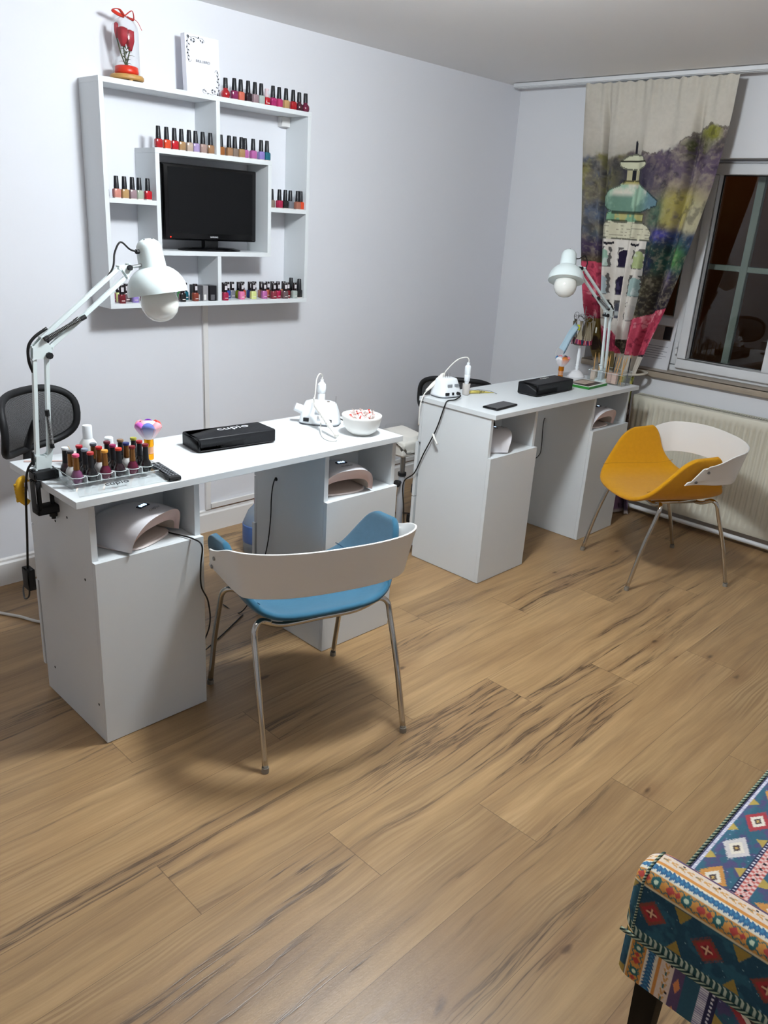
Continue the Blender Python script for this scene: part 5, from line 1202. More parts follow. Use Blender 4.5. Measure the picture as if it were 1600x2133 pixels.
def film(u, v):
    a = 2*PI*u; c_, s_ = math.cos(a), math.sin(a); k = (abs(c_)**4+abs(s_)**4)**-0.25
    w_ = 1+0.05*math.sin(9*a+8*v)+0.03*math.sin(17*a-5*v)
    return Vector((0.04+0.115*k*c_*w_*(0.9+0.1*v), 0.047+0.118*k*s_*w_*(0.9+0.1*v), 0.395+0.145*v-0.01*math.sin(5*a)*(1-v)))
grid(b, film, 60, 12, closeu=True); obj('film_wrap', b, M_film, t, smooth='all')
b = NB(); rbox(b, -0.016, 0.016, -0.115, 0.20, 0.012, 0.040, 0.003, 2); rbox(b, -0.016, 0.24, -0.016, 0.016, 0.012, 0.040, 0.003, 2); rbox(b, 0.21, 0.24, -0.12, 0.12, 0.012, 0.040, 0.003, 2); obj('base_tubes', b, M_pvc, t, smooth=True)
for (x, y) in ((0, -0.126), (0, 0.205), (0.225, 0.125), (0.225, -0.125)):
    b = NB(); rbox(b, x-0.0175, x+0.0175, y-0.012, y+0.012, 0.0, 0.042, 0.002, 1); obj('end_cap', b, M_blackm, t)
# big water bottle behind the near desk
t = thing('water_bottle', 'large clear water bottle with blue label and red cap behind the near desk', 'bottle', (-2.115, -0.345, 0))
b = NB(); lathe(b, [(0.0001, 0.0), (0.07, 0.0), (0.075, 0.008), (0.075, 0.10), (0.072, 0.105), (0.075, 0.11), (0.072, 0.15), (0.050, 0.20), (0.028, 0.225), (0.024, 0.232), (0.0001, 0.233)], seg=36); obj('bottle_body', b, mat('pet_plastic', '#aebccb', rough=0.08, trans=0.55, ior=1.2), t, smooth='all')
b = NB(); lathe(b, [(0.0755, 0.055), (0.076, 0.058), (0.076, 0.135), (0.0755, 0.14)], seg=36); obj('label_sleeve', b, mat('blue_label', '#4a6aa4', rough=0.4, var=0.2, vscale=40), t, smooth='all')
b = NB(); lathe(b, [(0.0001, 0.2325), (0.024, 0.2325), (0.024, 0.255), (0.020, 0.258), (0.0001, 0.258)], seg=28); obj('cap', b, mat('red_cap', '#b83040', rough=0.35), t, smooth=True)
# teal bottle behind the far desk
t = thing('teal_container', 'teal plastic container standing behind the far desk left pedestal', 'container', (-0.93, -0.70, 0))
b = NB(); lathe(b, [(0.0001, 0), (0.05, 0), (0.053, 0.01), (0.053, 0.42), (0.045, 0.45), (0.02, 0.465), (0.0001, 0.465)], seg=28); obj('container_body', b, mat('teal_plastic', '#1f6a6c', rough=0.35), t, smooth=True)
b = NB(); lathe(b, [(0.0001, 0.4645), (0.018, 0.4645), (0.018, 0.485), (0.0001, 0.486)], seg=20); obj('cap', b, M_blackm, t, smooth=True)
# white cable, yellow strap
cable('extension_cable', 'thick white cable running over the floor at the left edge', [(-3.55, -0.10, 0.006), (-3.32, -0.17, 0.006), (-3.214, -0.30, 0.006), (-3.15, -0.42, 0.006), (-3.0, -0.52, 0.006)], 0.0055, M_wcord)
b = NB(); tube(b, [(-3.335, -0.90, 0.736), (-3.367, -0.905, 0.733), (-3.378, -0.91, 0.71), (-3.375, -0.915, 0.685), (-3.36, -0.92, 0.668)], 0.0105, 10, 6)
for i in range(5):
    z = 0.722-i*0.0105; tube(b, [(-3.388, -0.907-0.002*i, z), (-3.362, -0.909-0.002*i, z)], 0.0055, 6, 0)
tag(obj('yellow_strap', b, mat('soft_yellow', '#d9a820', rough=0.6), smooth='all'), 'ribbed yellow plastic strap hanging under the left end of the near desk', 'strap')
cable('power_cable', 'dark cable lying on the floor behind the footrest stand', [(-1.35, -0.33, 0.005), (-1.28, -0.36, 0.005), (-1.2, -0.42, 0.005), (-1.15, -0.5, 0.005)], 0.0035, mat('brown_cord', '#2e1c18', rough=0.6))

# ------------------------------------------------------------ printed cloth: colour attributes computed on dense meshes
def vnoise(x, y, seed=0, octaves=4, rough=0.55):
    r = np.random.default_rng(seed); out = np.zeros_like(x); amp = 1.0; tot = 0; f = 1.0
    for _ in range(octaves):
        G = r.random((64, 64)); xf, yf = x*f, y*f; xi, yi = np.floor(xf).astype(int), np.floor(yf).astype(int)
        tx, ty = xf-xi, yf-yi; tx = tx*tx*(3-2*tx); ty = ty*ty*(3-2*ty)
        g = lambda a, b: G[a % 64, b % 64]
        v = (g(xi, yi)*(1-tx)+g(xi+1, yi)*tx)*(1-ty)+(g(xi, yi+1)*(1-tx)+g(xi+1, yi+1)*tx)*ty
        out += amp*v; tot += amp; amp *= rough; f *= 2.03
    return out/tot
def L3(h): return np.array(lin(h))
class Paint:
    def __init__(s, shape, base): s.c = np.zeros(shape+(3,)); s.c[:] = L3(base)
    def over(s, mask, col, a=1.0):
        m = np.clip(mask, 0, 1)[..., None]*a; c = L3(col) if isinstance(col, str) else col
        s.c = s.c*(1-m)+c*m
def sstep(a, b, x): t = np.clip((x-a)/(b-a), 0, 1); return t*t*(3-2*t)
def painted_grid(name, P, col, m, parent=None, thick=0.0, smooth=True):
    """P: (n,m,3) points, col: (n,m,3) linear colours"""
    n, k = P.shape[:2]; idx = np.arange(n*k).reshape(n, k)
    f = np.stack([idx[:-1, :-1], idx[1:, :-1], idx[1:, 1:], idx[:-1, 1:]], -1).reshape(-1, 4)
    me = bpy.data.meshes.new(name); me.from_pydata(P.reshape(-1, 3).tolist(), [], f.tolist())
    ca = me.color_attributes.new('Print', 'FLOAT_COLOR', 'POINT')
    buf = np.ones((n*k, 4), dtype=np.float32); buf[:, :3] = col.reshape(-1, 3); ca.data.foreach_set('color', buf.ravel())
    me.polygons.foreach_set('use_smooth', np.ones(len(f), dtype=bool)); me.materials.append(m); me.update()
    o = bpy.data.objects.new(name, me); link(o, parent)
    if thick: md = o.modifiers.new('s', 'SOLIDIFY'); md.thickness = thick; md.offset = -1
    return o
def print_mat(name, rough=0.9, weave=1500):
    g = NT(name); a = g.n('ShaderNodeVertexColor', layer_name='Print')
    tc = g.n('ShaderNodeTexCoord'); nz = g.noise(tc.outputs['Object'], weave, 2)
    g.t.links.new(a.outputs[0], g.b.inputs['Base Color']); g.b.inputs['Roughness'].default_value = rough; g.b.inputs['Specular IOR Level'].default_value = 0.15
    bp = g.n('ShaderNodeBump'); bp.inputs['Strength'].default_value = 0.15; bp.inputs['Distance'].default_value = 0.0006; g.set(bp.inputs['Height'], nz); g.t.links.new(bp.outputs['Normal'], g.b.inputs['Normal'])
    return g.m

# curtain
def curtain():
    NU, NZ = 330, 560
    u = np.linspace(0, 1, NU)[:, None]*np.ones((1, NZ)); z = np.linspace(2.208, 0.012, NZ)[None, :]*np.ones((NU, 1))
    zt = np.array([2.21, 2.05, 1.92, 1.74, 1.43, 1.29, 1.11, 0.95, 0.80, 0.74, 0.60, 0.35, 0.0])
    yl = np.array([-0.520, -0.535, -0.550, -0.580, -0.635, -0.665, -0.715, -0.775, -0.845, -0.875, -0.90, -0.925, -0.95])
    yr = np.array([-1.326, -1.324, -1.317, -1.298, -1.241, -1.215, -1.175, -1.125, -1.085, -1.075, -1.085, -1.12, -1.195])
    YL = np.interp(-z, -zt, yl); YR = np.interp(-z, -zt, yr); W = YL-YR
    uu_ = u+0.012*np.sin(2*PI*u*3)*sstep(2.2, 1.6, z)
    y = YL-uu_*W
    amp = 0.010+0.030*sstep(2.1, 1.0, z)
    fold = np.sin(2*PI*(u*4.3+0.15))*0.55+np.sin(2*PI*(u*9.1+0.1*np.sin(3*z)))*0.28+np.sin(2*PI*u*1.7+1)*0.3
    fold = fold*1.25; fold += sstep(2.0, 2.2, z)*0.35*np.sin(2*PI*u*17)
    x = -0.128-amp*(0.7+fold)-0.03*sstep(0.9, 0.1, z)
    x += -0.012*np.exp(-((u-0.155)/0.02)**2)*0 + 0.050*np.exp(-((u-0.165)/0.016)**2)*sstep(2.2, 1.95, z)
    x += 0.055*np.exp(-((u-0.80-0.0*z)/0.024)**2)*sstep(2.2, 1.9, z)+0.03*np.exp(-((u-0.62)/0.02)**2)*sstep(1.5, 1.2, z)
    x = np.minimum(x, -0.075); x = np.where(z < 0.67, np.minimum(x, -0.128), x)
    top = 0.006*np.sin(2*PI*u*14)*sstep(2.17, 2.208, z); zz = z+top*0.6-0.004
    P = np.stack([x, y, zz], -1)
    # print, in (u, z)
    n1 = vnoise(u*9+3, z*9, 1, 5); n2 = vnoise(u*4+1, z*5+2, 2, 5); n3 = vnoise(u*22, z*26, 3, 4); n4 = vnoise(u*3+7, z*3, 4, 3); nf = vnoise(u*60, z*90, 5, 3)
    p = Paint(u.shape, '#c9c2b4')
    p.over(sstep(0.45, 0.7, n2)*0.5, '#b0a698')
    hb = 1.865+0.05*(n1-0.5)*2+0.13*sstep(0.45, 1.0, u)+0.03*(n3-0.5)      # lower edge of the pale sky
    below = sstep(0.012, -0.012, z-hb); 
    p.over(sstep(0.12, -0.02, z-hb)*0.45*(u < 0.45), '#8a8474')
    q = Paint(u.shape, '#6e6070')
    lf = sstep(0.45, 0.25, u)
    q.over(lf, '#77705f'); q.over(lf*sstep(0.4, 0.6, n2), '#5e6a80'); q.over(lf*sstep(0.45, 0.6, n1)*sstep(1.55, 1.7, z), '#8b854f')
    q.over(lf*sstep(1.62, 1.5, z)*sstep(0.45, 0.6, n4), '#6f7f86'); q.over(lf*sstep(1.5, 1.42, z), '#4a3a58'); q.over(lf*sstep(1.40, 1.34, z), '#574a34')
    rt = 1-lf
    q.over(rt*sstep(0.35, 0.65, n1), '#5d4a63'); q.over(rt*sstep(1.86, 1.94, z)*sstep(0.48, 0.62, n3), '#b6aea0'); q.over(rt*sstep(0.52, 0.62, n2)*sstep(1.62, 1.75, z), '#9a8a86')
    q.over(rt*np.exp(-((u-0.93)/0.10)**2-((z-1.98)/0.06)**2)*1.6*sstep(0.3, 0.6, n1), '#8a8a24'); q.over(rt*np.exp(-((u-0.82)/0.1)**2-((z-1.90)/0.05)**2)*1.5*sstep(0.35, 0.6, n3), '#4a4c2c')
    q.over(rt*np.exp(-((u-0.80)/0.17)**2-((z-1.61)/0.09)**2)*1.8*sstep(0.25, 0.55, n1), '#b3a652'); q.over(rt*np.exp(-((u-0.95)/0.06)**2-((z-1.56)/0.10)**2)*1.5, '#b8b08c')
    q.over(rt*np.exp(-((u-0.64)/0.06)**2-((z-1.58)/0.08)**2)*1.3, '#5e7a62')
    q.over(rt*sstep(1.54, 1.49, z+0.05*(n2-0.5)), '#2c3f63'); q.over(rt*np.exp(-((u-0.70)/0.06)**2-((z-1.49)/0.025)**2)*1.4, '#4a44a0')
    q.over(rt*sstep(1.47, 1.40, z+0.06*(n2-0.5)), '#25483f'); q.over(rt*sstep(0.5, 0.7, n1)*sstep(1.52, 1.45, z), '#1f2c4a'); q.over(rt*np.exp(-((u-0.92)/0.05)**2-((z-1.38)/0.07)**2), '#4f8a4a')
    q.over(rt*sstep(1.34, 1.26, z+0.05*(n2-0.5)), '#3a3428'); q.over(rt*sstep(1.26, 1.18, z)*sstep(0.75, 0.85, u), '#2c2430'); q.over(rt*sstep(1.2, 1.3, z)*np.exp(-((u-0.9)/0.05)**2)*sstep(1.36, 1.3, z), '#5a4a7a')
    q.over(sstep(0.58, 0.75, n3)*0.28, '#b0a288'); q.over(sstep(0.48, 0.32, n3)*0.5, '#231f2a'); q.over(sstep(0.5, 0.75, nf)*0.18, '#c0b490'); q.c *= 0.88
    p.c = p.c*(1-below[..., None])+q.c*below[..., None]
    p.over(((np.abs(z-hb) < 0.006) & (u > 0.44) & (n3 > 0.45)).astype(float), '#4a3c3a', 0.7)
    # tower
    uc = 0.395+0.0*z; du = u-uc
    halo = np.exp(-(du/0.20)**2)*sstep(1.30, 1.45, z)*sstep(1.90, 1.8, z); p.over(halo*0.85*below, '#24283c')
    def poly(zp, hw): return np.abs(du) < np.interp(-z, -np.array(zp), np.array(hw))*(1+0.05*(n3-0.5))
    cream = '#cfcfae'; 
    spire = poly([2.0, 1.935, 1.93, 1.872, 1.871, 1.86], [0.0, 0.0, 0.006, 0.008, 0.0, 0.0]) & (z < 1.935) & (z > 1.865); p.over(spire*1.0, '#24232c')
    cap_ = poly([1.872, 1.868, 1.845, 1.825, 1.805, 1.795], [0.0, 0.045, 0.09, 0.105, 0.09, 0.05]) & (z < 1.872) & (z > 1.795)
    neck = (np.abs(du) < 0.05) & (z <= 1.795) & (z > 1.745)
    bell = poly([1.745, 1.72, 1.69, 1.655, 1.625, 1.605, 1.59], [0.055, 0.10, 0.17, 0.235, 0.235, 0.17, 0.12]) & (z <= 1.745) & (z > 1.59)
    drum = (np.abs(du) < 0.155) & (z <= 1.59) & (z > 1.545)
    roof = poly([1.545, 1.535, 1.50, 1.455], [0.16, 0.20, 0.235, 0.238]) & (z <= 1.545) & (z > 1.455)
    body = (np.abs(du+0.004) < 0.225-0.0*z) & (z <= 1.455) & (z > 0.95)
    for mk_, c in ((cap_, cream), (neck, '#b8b08a'), (bell, '#6a8f7c'), (drum, '#7aa884'), (roof, '#d2cdb0'), (body, '#ddd6cc')): p.over(mk_.astype(float), c)
    p.over((neck & (np.abs(du) < 0.014)).astype(float), '#22222a')
    p.over((cap_ & (np.abs(z-1.838) < 0.004)).astype(float), '#2b2a24'); p.over((np.abs(z-1.742) < 0.004)*(np.abs(du) < 0.07)*1.0, '#24281f')
    p.over(bell*sstep(1.66, 1.69, z)*(np.abs(du) < 0.14), '#d6d2c0'); p.over(bell*sstep(0.5, 0.65, n1), '#9cc0a4'); p.over(bell*sstep(1.72, 1.735, z), '#b4a860'); p.over(bell*sstep(0.08, 0.2, du), '#5a7a9c', 0.6)
    p.over(drum*sstep(0.5, 0.6, n3), '#b7b06a'); p.over(roof*(np.abs(np.sin(z*210+n2*8)) < 0.16)*1.0, '#6b6350', 0.7)
    eg = lambda mk_: mk_ & ~(np.roll(mk_, 2, 0) & np.roll(mk_, -2, 0) & np.roll(mk_, 2, 1) & np.roll(mk_, -2, 1))
    for mk_ in (cap_, bell, drum, roof): p.over(eg(mk_)*(n3 > 0.35)*1.0, '#1f241f', 0.8)
    p.over(body*sstep(0.45, 0.7, n2)*0.5, '#c9beb0')
    def window(uw, z1, z0, hw, c, ol=0.012):
        d = u-uw; w_ = hw*(1+0.10*np.sin(z*170+uw*90)*0.7); arch = z < z1-0.022*(1-np.sqrt(np.clip(1-(d/w_)**2, 0, 1)))
        inside = (np.abs(d) < w_) & arch & (z > z0) & body
        outl = (np.abs(d-0.004) < w_+ol) & (z < z1+0.010) & (z > z0-0.004) & ~inside & body & (n3 > 0.47)
        p.over(outl*1.0, '#1c1a20', 0.85); p.over(inside*1.0, c); p.over(inside*sstep(0.55, 0.7, n3), '#dfe4e0' if c != '#221a34' else '#4a4468', 0.55)
    for z1, z0, cs in ((1.405, 1.318, ('#8fb39c', '#221a34', '#a9b67a')), (1.272, 1.175, ('#a9b8bc', '#221a34', '#9ab4b0')), (1.135, 1.05, ('#c9b8a8', '#4a4c58', '#cfc8c0'))):
        for uw, c, hw in zip((0.235, 0.40, 0.57), cs, (0.045, 0.056, 0.042)): window(uw, z1, z0, hw, c)
    for uw in (0.27, 0.53): p.over(((np.abs(u-uw) < 0.035) & (np.abs(z-1.432-0.3*(u-uw)**2*20) < 0.006))*1.0, '#222028')
    # red petals
    red = Paint(u.shape, '#a82848'); red.over(sstep(0.4, 0.65, n1), '#c43a58'); red.over(sstep(0.60, 0.70, n3)*0.8, '#e0909a'); red.over(sstep(0.40, 0.3, n3)*0.7, '#6e1430')
    red.over((np.abs(np.sin(34*(z*0.9+0.25*u)+6*n2)) < 0.07)*(n1 > 0.45)*1.0, '#7a1638', 0.6)
    m1 = (u < 0.17) & (z < 1.335-1.2*(u-0.08)**2) & (z > 1.04)
    m2 = (z < 1.045-0.42*np.clip(u-0.17, 0, 0.45)) & (z > 0.855) & (u > 0.17) & (u < 0.62)
    m3 = (u >= 0.60) & (z < 1.055+0.22*np.clip(u-0.62, 0, 0.5)) & (z > 0.87+0.10*np.abs(u-0.8))
    for mk_ in (m1, m2, m3): p.c = np.where(mk_[..., None], red.c, p.c)
    dk = (u < 0.20) & (z <= 1.04) & (z > 0.86); p.over(dk*1.0, '#7a6426'); p.over(dk*sstep(0.5, 0.62, n1), '#3a2c24')
    low = z <= 0.875; w1 = low & (z > 0.765); p.over(w1*(~m3)*1.0, '#c8c0b2'); p.over(w1*(u < 0.42)*sstep(0.3, 0.5, n1), '#6e5c34')
    p.over((z <= 0.765)*(z > 0.62)*1.0, '#8a8a3a'); p.over((z <= 0.765)*(z > 0.66)*sstep(0.45, 0.55, n1), '#c8bc3c'); p.over((z <= 0.75)*(z > 0.6)*sstep(0.5, 0.4, n1)*1.0, '#4a4a2a')
    p.over(sstep(0.66, 0.60, z), '#5c4a40'); p.over(sstep(0.64, 0.58, z)*sstep(0.5, 0.6, n3), '#a89890'); p.over(sstep(0.5, 0.4, z), '#3a2c3c'); p.over(sstep(0.5, 0.4, z)*sstep(0.55, 0.68, n1), '#7a5a7a'); p.over(sstep(0.035, 0.02, z), '#a89a94')
    p.c = p.c*0.86+0.14*p.c.mean(-1, keepdims=True); p.c *= (0.90+0.12*nf)[..., None]
    o = painted_grid('curtain', P, p.c, print_mat('printed_curtain_cloth', 0.9, 700), None)
    tag(o, 'long printed curtain with a church tower and red petals, tied in beside the window', 'curtain')
curtain()
b = NB(); tube(b, [(-0.075, -0.86, 0.79), (-0.13, -0.84, 0.785), (-0.185, -0.90, 0.775), (-0.195, -1.0, 0.77), (-0.16, -1.09, 0.775), (-0.085, -1.10, 0.785), (-0.07, -0.98, 0.79)], 0.012, 8, 8, flat=0.4)
tag(obj('curtain_tieback', b, mat('cream_tieback', '#b8b0a2', rough=0.8), smooth='all'), 'cream cloth tieback gathering the printed curtain at sill height', 'curtain tieback')

# patterned bench
def stripe_pattern(a, bb, seed=11):
    """a: metres along the stripes, bb: metres across (repeats every 0.40 m)"""
    t = np.mod(bb, 0.40); n3 = vnoise(a*240, bb*240, seed, 2); n1 = vnoise(a*60, bb*60, seed+1, 3)
    p = Paint(a.shape, '#1c5468')
    def zone(lo, hi): return (t >= lo) & (t < hi)
    def tri(x, per): return np.abs(np.mod(x/per, 1)-0.5)*2            # 1..0..1
    # purple band with orange darts
    z = zone(0, 0.018); p.over(z*1.0, '#5a4468'); d = tri(a, 0.06); p.over(z*(np.abs(t-0.009) < 0.006*(1-d*1.8))*1.0, '#d8803a')
    # white leaf chain
    z = zone(0.018, 0.040); p.over(z*1.0, '#ddc9b4'); s = np.mod(a/0.014, 1); c = np.abs(t-0.029)
    p.over(z*(np.abs(c-0.0045*s) < 0.0016)*(s < 0.85)*1.0, '#d39a4a'); p.over(z*(c < 0.0016)*(np.mod(a/0.028, 1) < 0.3)*1.0, '#2a6a6c'); p.over(z*(np.abs(t-0.0225) < 0.0022)*(np.mod(a/0.06, 1) < 0.07)*1.0, '#26202c')
    z = zone(0.040, 0.047); p.over(z*1.0, '#d2871e')
    # blue zigzag on white
    z = zone(0.047, 0.068); p.over(z*1.0, '#d8d4c0'); big = 0.35+0.65*(1-tri(a, 0.115)); zz = 0.004+0.0065*big*(1-np.mod(a/0.008, 1))
    p.over(z*(np.abs(t-0.0575) < zz)*1.0, '#1d5f8c'); p.over(z*(np.abs(t-0.0575) < zz*0.35)*(np.mod(a/0.008, 1) < 0.5)*1.0, '#2f7aa0')
    # orange band with red and teal motifs
    z = zone(0.068, 0.094); p.over(z*1.0, '#cf8a20'); q = np.mod(a/0.052, 1); cy = t-0.081
    dd = np.abs((q-0.25)*0.052)+np.abs(cy); p.over(z*(dd < 0.008)*1.0, '#b8342a'); dd2 = np.abs((q-0.5)*0.052)+np.abs(cy); p.over(z*(dd2 < 0.0055)*1.0, '#b8342a')
    rr_ = np.hypot((q-0.78)*0.052, cy); p.over(z*(rr_ < 0.0085)*1.0, '#1d6668'); p.over(z*(rr_ < 0.0038)*1.0, '#cfe0c0'); p.over(z*(np.abs(np.abs(cy)-0.008-0.002*np.sin(q*25)) < 0.0012)*1.0, '#1d6668')
    z = zone(0.094, 0.097); p.over(z*1.0, '#d8c89a')
    # teal field with red diamonds and mustard triangles
    z = zone(0.097, 0.185); p.over(z*1.0, '#17495e'); p.over(z*sstep(0.45, 0.65, n1), '#1f5c70'); p.over(z*(n3 > 0.86)*1.0, '#8ab4c0', 0.7)
    pa = np.mod(a/0.094, 1)-0.5; cy = t-0.140; dm_ = np.abs(pa*0.094)*1.0+np.abs(cy)
    jag = 0.002*np.sin(a*900+t*900); p.over(z*(dm_ < 0.026+jag)*1.0, '#8c3a22', 0.9); p.over(z*(dm_ < 0.0185)*1.0, '#a81e24'); p.over(z*(dm_ < 0.010)*1.0, '#7a1420')
    p.over(z*((np.abs(pa*0.094) < 0.0013) | (np.abs(cy) < 0.0013))*(dm_ < 0.010)*1.0, '#e0b080')
    ta = np.abs(np.mod(a/0.094+0.5, 1)-0.5)*0.094; p.over(z*(t > 0.099)*(t < 0.125)*(ta < 0.015*(0.125-t)/0.026)*1.0, '#a08428'); p.over(z*(t > 0.160)*(t < 0.184)*(ta < 0.013*(t-0.160)/0.024)*1.0, '#a08428')
    # rope and beads
    z = zone(0.185, 0.195); p.over(z*1.0, '#24504e'); p.over(z*(np.mod((a+np.abs(t-0.190)*0.8)/0.009, 1) < 0.45)*1.0, '#b8c4ae')
    z = zone(0.195, 0.212); p.over(z*1.0, '#26264c'); g_ = np.hypot((np.mod(a/0.0085, 1)-0.5)*0.0085, t-0.2035); p.over(z*(g_ < 0.0024)*1.0, '#d8d8e0'); p.over(z*(np.abs(np.abs(t-0.2035)-0.0062) < 0.001)*(np.mod(a/0.0042, 1) < 0.5)*1.0, '#a07a6a')
    # pink dotted band
    z = zone(0.212, 0.236); p.over(z*1.0, '#dcb8b0'); ck = (np.mod(a/0.012, 1) < 0.5) ^ (np.mod((t-0.212)/0.012, 1) < 0.5); p.over(z*ck*(n3 > 0.3)*1.0, '#c4564c'); g_ = np.hypot((np.mod(a/0.018, 1)-0.5)*0.018, t-0.224); p.over(z*(g_ < 0.0032)*1.0, '#1e1a28')
    # purple field with large diamonds
    z = zone(0.236, 0.345); p.over(z*1.0, '#4c4470'); p.over(z*sstep(0.35, 0.55, n1), '#245c70'); p.over(z*(n3 > 0.85)*1.0, '#a8c4d8', 0.7)
    k = np.floor(a/0.105); pa = (np.mod(a/0.105, 1)-0.5)*0.105; cy = t-0.290; dm_ = np.abs(pa)*1.05+np.abs(cy); jag = 0.0035*(np.mod(a*160+t*160, 1) > 0.5)
    colk = [L3('#a82a34'), L3('#c8872a'), L3('#c9c2c0')]
    cc = np.stack([np.choose((k % 3).astype(int), [q_[i] for q_ in colk]) for i in range(3)], -1)
    m_ = (z & (dm_ < 0.040+jag)); p.c = np.where(m_[..., None], cc, p.c); p.over((z & (dm_ < 0.025))*1.0, '#dfd6c4'); p.over((z & (dm_ < 0.0125))*1.0, '#4a3a3a'); p.over((z & (dm_ < 0.005))*1.0, '#c8a24a')
    ta = np.abs(np.mod(a/0.105+0.5, 1)-0.5)*0.105; p.over(z*(t < 0.262)*(ta < 0.013*(0.262-t)/0.024)*1.0, '#b09434'); p.over(z*(t > 0.318)*(ta < 0.013*(t-0.318)/0.024)*1.0, '#b09434')
    z = zone(0.345, 0.360); p.over(z*1.0, '#26264c'); g_ = np.hypot((np.mod(a/0.0085, 1)-0.5)*0.0085, t-0.3525); p.over(z*(g_ < 0.0024)*1.0, '#d8d8e0')
    z = zone(0.360, 0.374); p.over(z*1.0, '#8a86a8'); p.over(z*(np.mod(a/0.0045, 1) < 0.5)*1.0, '#dcdce4')
    z = zone(0.374, 0.40); p.over(z*1.0, '#24586c')
    p.c = p.c*0.84+0.16*p.c.mean(-1, keepdims=True)+0.008
    return p.c*(0.90+0.2*vnoise(a*400, bb*400, seed+3, 2))[..., None]
M_print = print_mat('tribal_print_fabric', 0.9, 900)
bench = thing('upholstered_bench', 'low bench upholstered in multicoloured tribal print fabric, lower right corner', 'bench', (-3.04, -2.72, 0))
AL = 0.58                                              # arm depth (along -y)
def arm(sign_x, x_in, name):
    # cross-section from inner bottom over the top to the outer piping; local x measured from x_in outward
    sec = [(0.0, 0.40), (0.0, 0.485)]
    for k in range(1, 9): q = PI/2*k/8; sec.append((0.022-0.022*math.cos(q), 0.485+0.022*math.sin(q)))
    sec += [(0.052, 0.508)]
    for k in range(1, 11): q = PI/2*k/10; sec.append((0.052+0.030*math.sin(q), 0.478+0.030*math.cos(q)))
    sec += [(0.083, 0.44), (0.083, 0.375)]
    S = np.array(sec); dl = np.r_[0, np.cumsum(np.hypot(*np.diff(S, axis=0).T))]
    w_ = np.linspace(0, dl[-1], 170); sx_ = np.interp(w_, dl, S[:, 0]); sz_ = np.interp(w_, dl, S[:, 1])
    v = np.linspace(-0.018, AL, 420)
    A, Wd = np.meshgrid(v, w_, indexing='ij')
    X = np.tile(sx_, (len(v), 1)); Z = np.tile(sz_, (len(v), 1))
    e = np.clip((0.02-A)/0.038, 0, 1); k = np.sqrt(np.clip(1-e**2, 0, 1))*0.5+0.5
    X = 0.0415+(X-0.0415)*k; Z = 0.44+(Z-0.44)*(0.35+0.65*k)
    P = np.stack([sign_x*X+x_in, -A-0.0, Z], -1)
    b_off = Wd-(dl[1]+0.012)                          # pattern starts at the inner top edge
    col = stripe_pattern(A+0.02, np.clip(b_off, 0, 0.19))
    # edge piping stripe at the front end
    o = painted_grid(name, P, col, M_print, bench)
    bb = NB(); ring = [Vector(P[0, i]) for i in range(0, 170, 6)]; vs = [bb.verts.new(p) for p in ring]; bb.faces.new(vs); obj('arm_end', bb, mat('teal_print_end', '#2a4a5c', rough=0.9), bench)
    bb = NB(); tube(bb, [(sign_x*0.0845+x_in, -0.008, 0.3735), (sign_x*0.0858+x_in, -0.03, 0.3735), (sign_x*0.087+x_in, -AL, 0.3735)], 0.0034, 8, 3); obj('piping', bb, rope_mat(), bench, smooth='all')
    bb = NB(); tube(bb, [Vector(P[14, i])+Vector((0, 0.0, 0.001)) for i in range(2, 168, 3)], 0.0025, 6, 0); obj('end_piping', bb, rope_mat(), bench, smooth='all')
    # lower panel below the piping
    v2 = np.linspace(-0.012, AL, 420); z2 = np.linspace(0.373, 0.280, 60); A2, Z2 = np.meshgrid(v2, z2, indexing='ij')
    X2 = 0.081+0.0*A2-0.012*np.clip((0.012-A2)/0.024, 0, 1)**2
    P2 = np.stack([sign_x*X2+x_in, -A2, Z2], -1); painted_grid('lower_panel', P2, stripe_pattern(Z2*1.0, 0.400-0.300+0.0*Z2-A2*1.0+0.40), M_print, bench)
def rope_mat():
    if 'rope_piping' in MC: return MC['rope_piping']
    g = NT('rope_piping'); MC['rope_piping'] = g.m; tc = g.n('ShaderNodeTexCoord'); sp = g.n('ShaderNodeSeparateXYZ'); g.t.links.new(tc.outputs['Object'], sp.inputs[0])
    s = g.math('ADD', g.math('ADD', g.math('MULTIPLY', sp.outputs[0], 90.0), g.math('MULTIPLY', sp.outputs[1], 90.0)), g.math('MULTIPLY', sp.outputs[2], 160.0))
    f = g.math('GREATER_THAN', g.math('FRACT', s), 0.55); col = g.mix(f, (*lin('#27403c'), 1), (*lin('#a8b094'), 1)); g.t.links.new(col, g.b.inputs['Base Color']); g.b.inputs['Roughness'].default_value = 0.9
    return g.m
arm(-1, 0.0, 'arm')
BL = 1.10
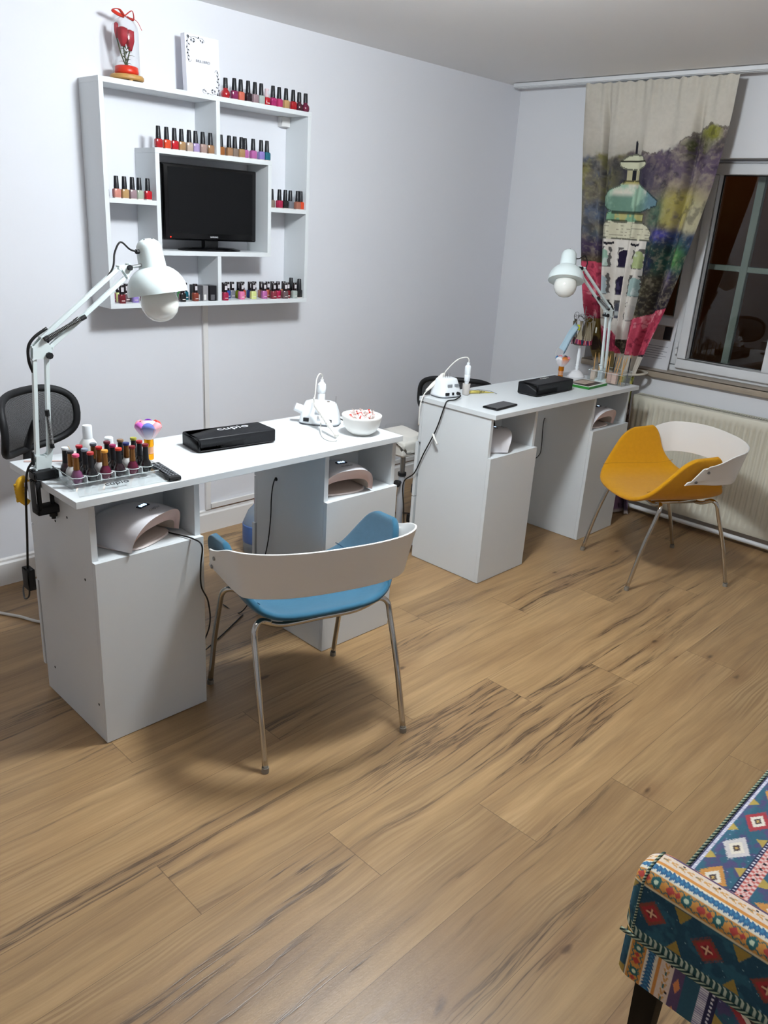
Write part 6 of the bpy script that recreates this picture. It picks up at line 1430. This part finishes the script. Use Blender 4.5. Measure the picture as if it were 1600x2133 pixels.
# seat cushion: front face and top in one wrap, stripes along x
S = np.array([(0.0, 0.30), (0.0, 0.385), (-0.006, 0.405), (-0.020, 0.418), (-0.04, 0.422), (-AL, 0.422)])
dl = np.r_[0, np.cumsum(np.hypot(*np.diff(S, axis=0).T))]; w_ = np.unique(np.r_[np.linspace(0, 0.40, 200), np.linspace(0.40, dl[-1], 60)])
xx = np.linspace(0.001, BL, 560); A, Wd = np.meshgrid(xx, w_, indexing='ij')
P = np.stack([A, np.interp(Wd, dl, S[:, 0])+0.0, np.interp(Wd, dl, S[:, 1])], -1)
painted_grid('seat_cushion', P, stripe_pattern(A+0.0655, np.interp(Wd-dl[2], [-0.2, 0.0, 0.008, 0.019, 0.0195, 0.026, 0.0262, 0.092, 0.100, 0.1002, 0.122, 0.1222, 0.40, 0.80], [0.10, 0.185, 0.195, 0.212, 0.361, 0.373, 0.236, 0.345, 0.3595, 0.212, 0.236, 0.236, 0.515, 0.915])), M_print, bench)
b = NB(); tube(b, [(0.002, -0.013, 0.4155), (BL, -0.013, 0.4155)], 0.0035, 8, 0); obj('piping', b, rope_mat(), bench, smooth='all')
b = NB(); box(b, -0.079, BL, -AL+0.002, -0.004, 0.283, 0.375); obj('base_frame', b, mat('teal_print_end', ''), bench)
b = NB(); box(b, -0.078, -0.002, -AL+0.002, -0.006, 0.376, 0.46); obj('arm_core', b, mat('teal_print_end', ''), bench)
for (x, y) in ((-0.055, -0.045), (-0.055, -AL+0.05), (BL-0.05, -0.045), (BL-0.05, -AL+0.05)):
    b = NB(); M = Matrix.Identity(4)
    for (z0, z1, r0_, r1_) in ((0.0, 0.282, 0.015, 0.021),):
        vs = [b.verts.new((x+sx_*r0_, y+sy_*r0_, z0)) for sx_, sy_ in ((-1, -1), (1, -1), (1, 1), (-1, 1))]+[b.verts.new((x+sx_*r1_, y+sy_*r1_, z1)) for sx_, sy_ in ((-1, -1), (1, -1), (1, 1), (-1, 1))]
        for f in ((0, 1, 2, 3), (4, 5, 6, 7), (0, 1, 5, 4), (1, 2, 6, 5), (2, 3, 7, 6), (3, 0, 4, 7)): b.faces.new([vs[i] for i in f])
    obj('leg', b, mat('black_wood_leg', '#060606', rough=0.5, spec=0.2), bench)
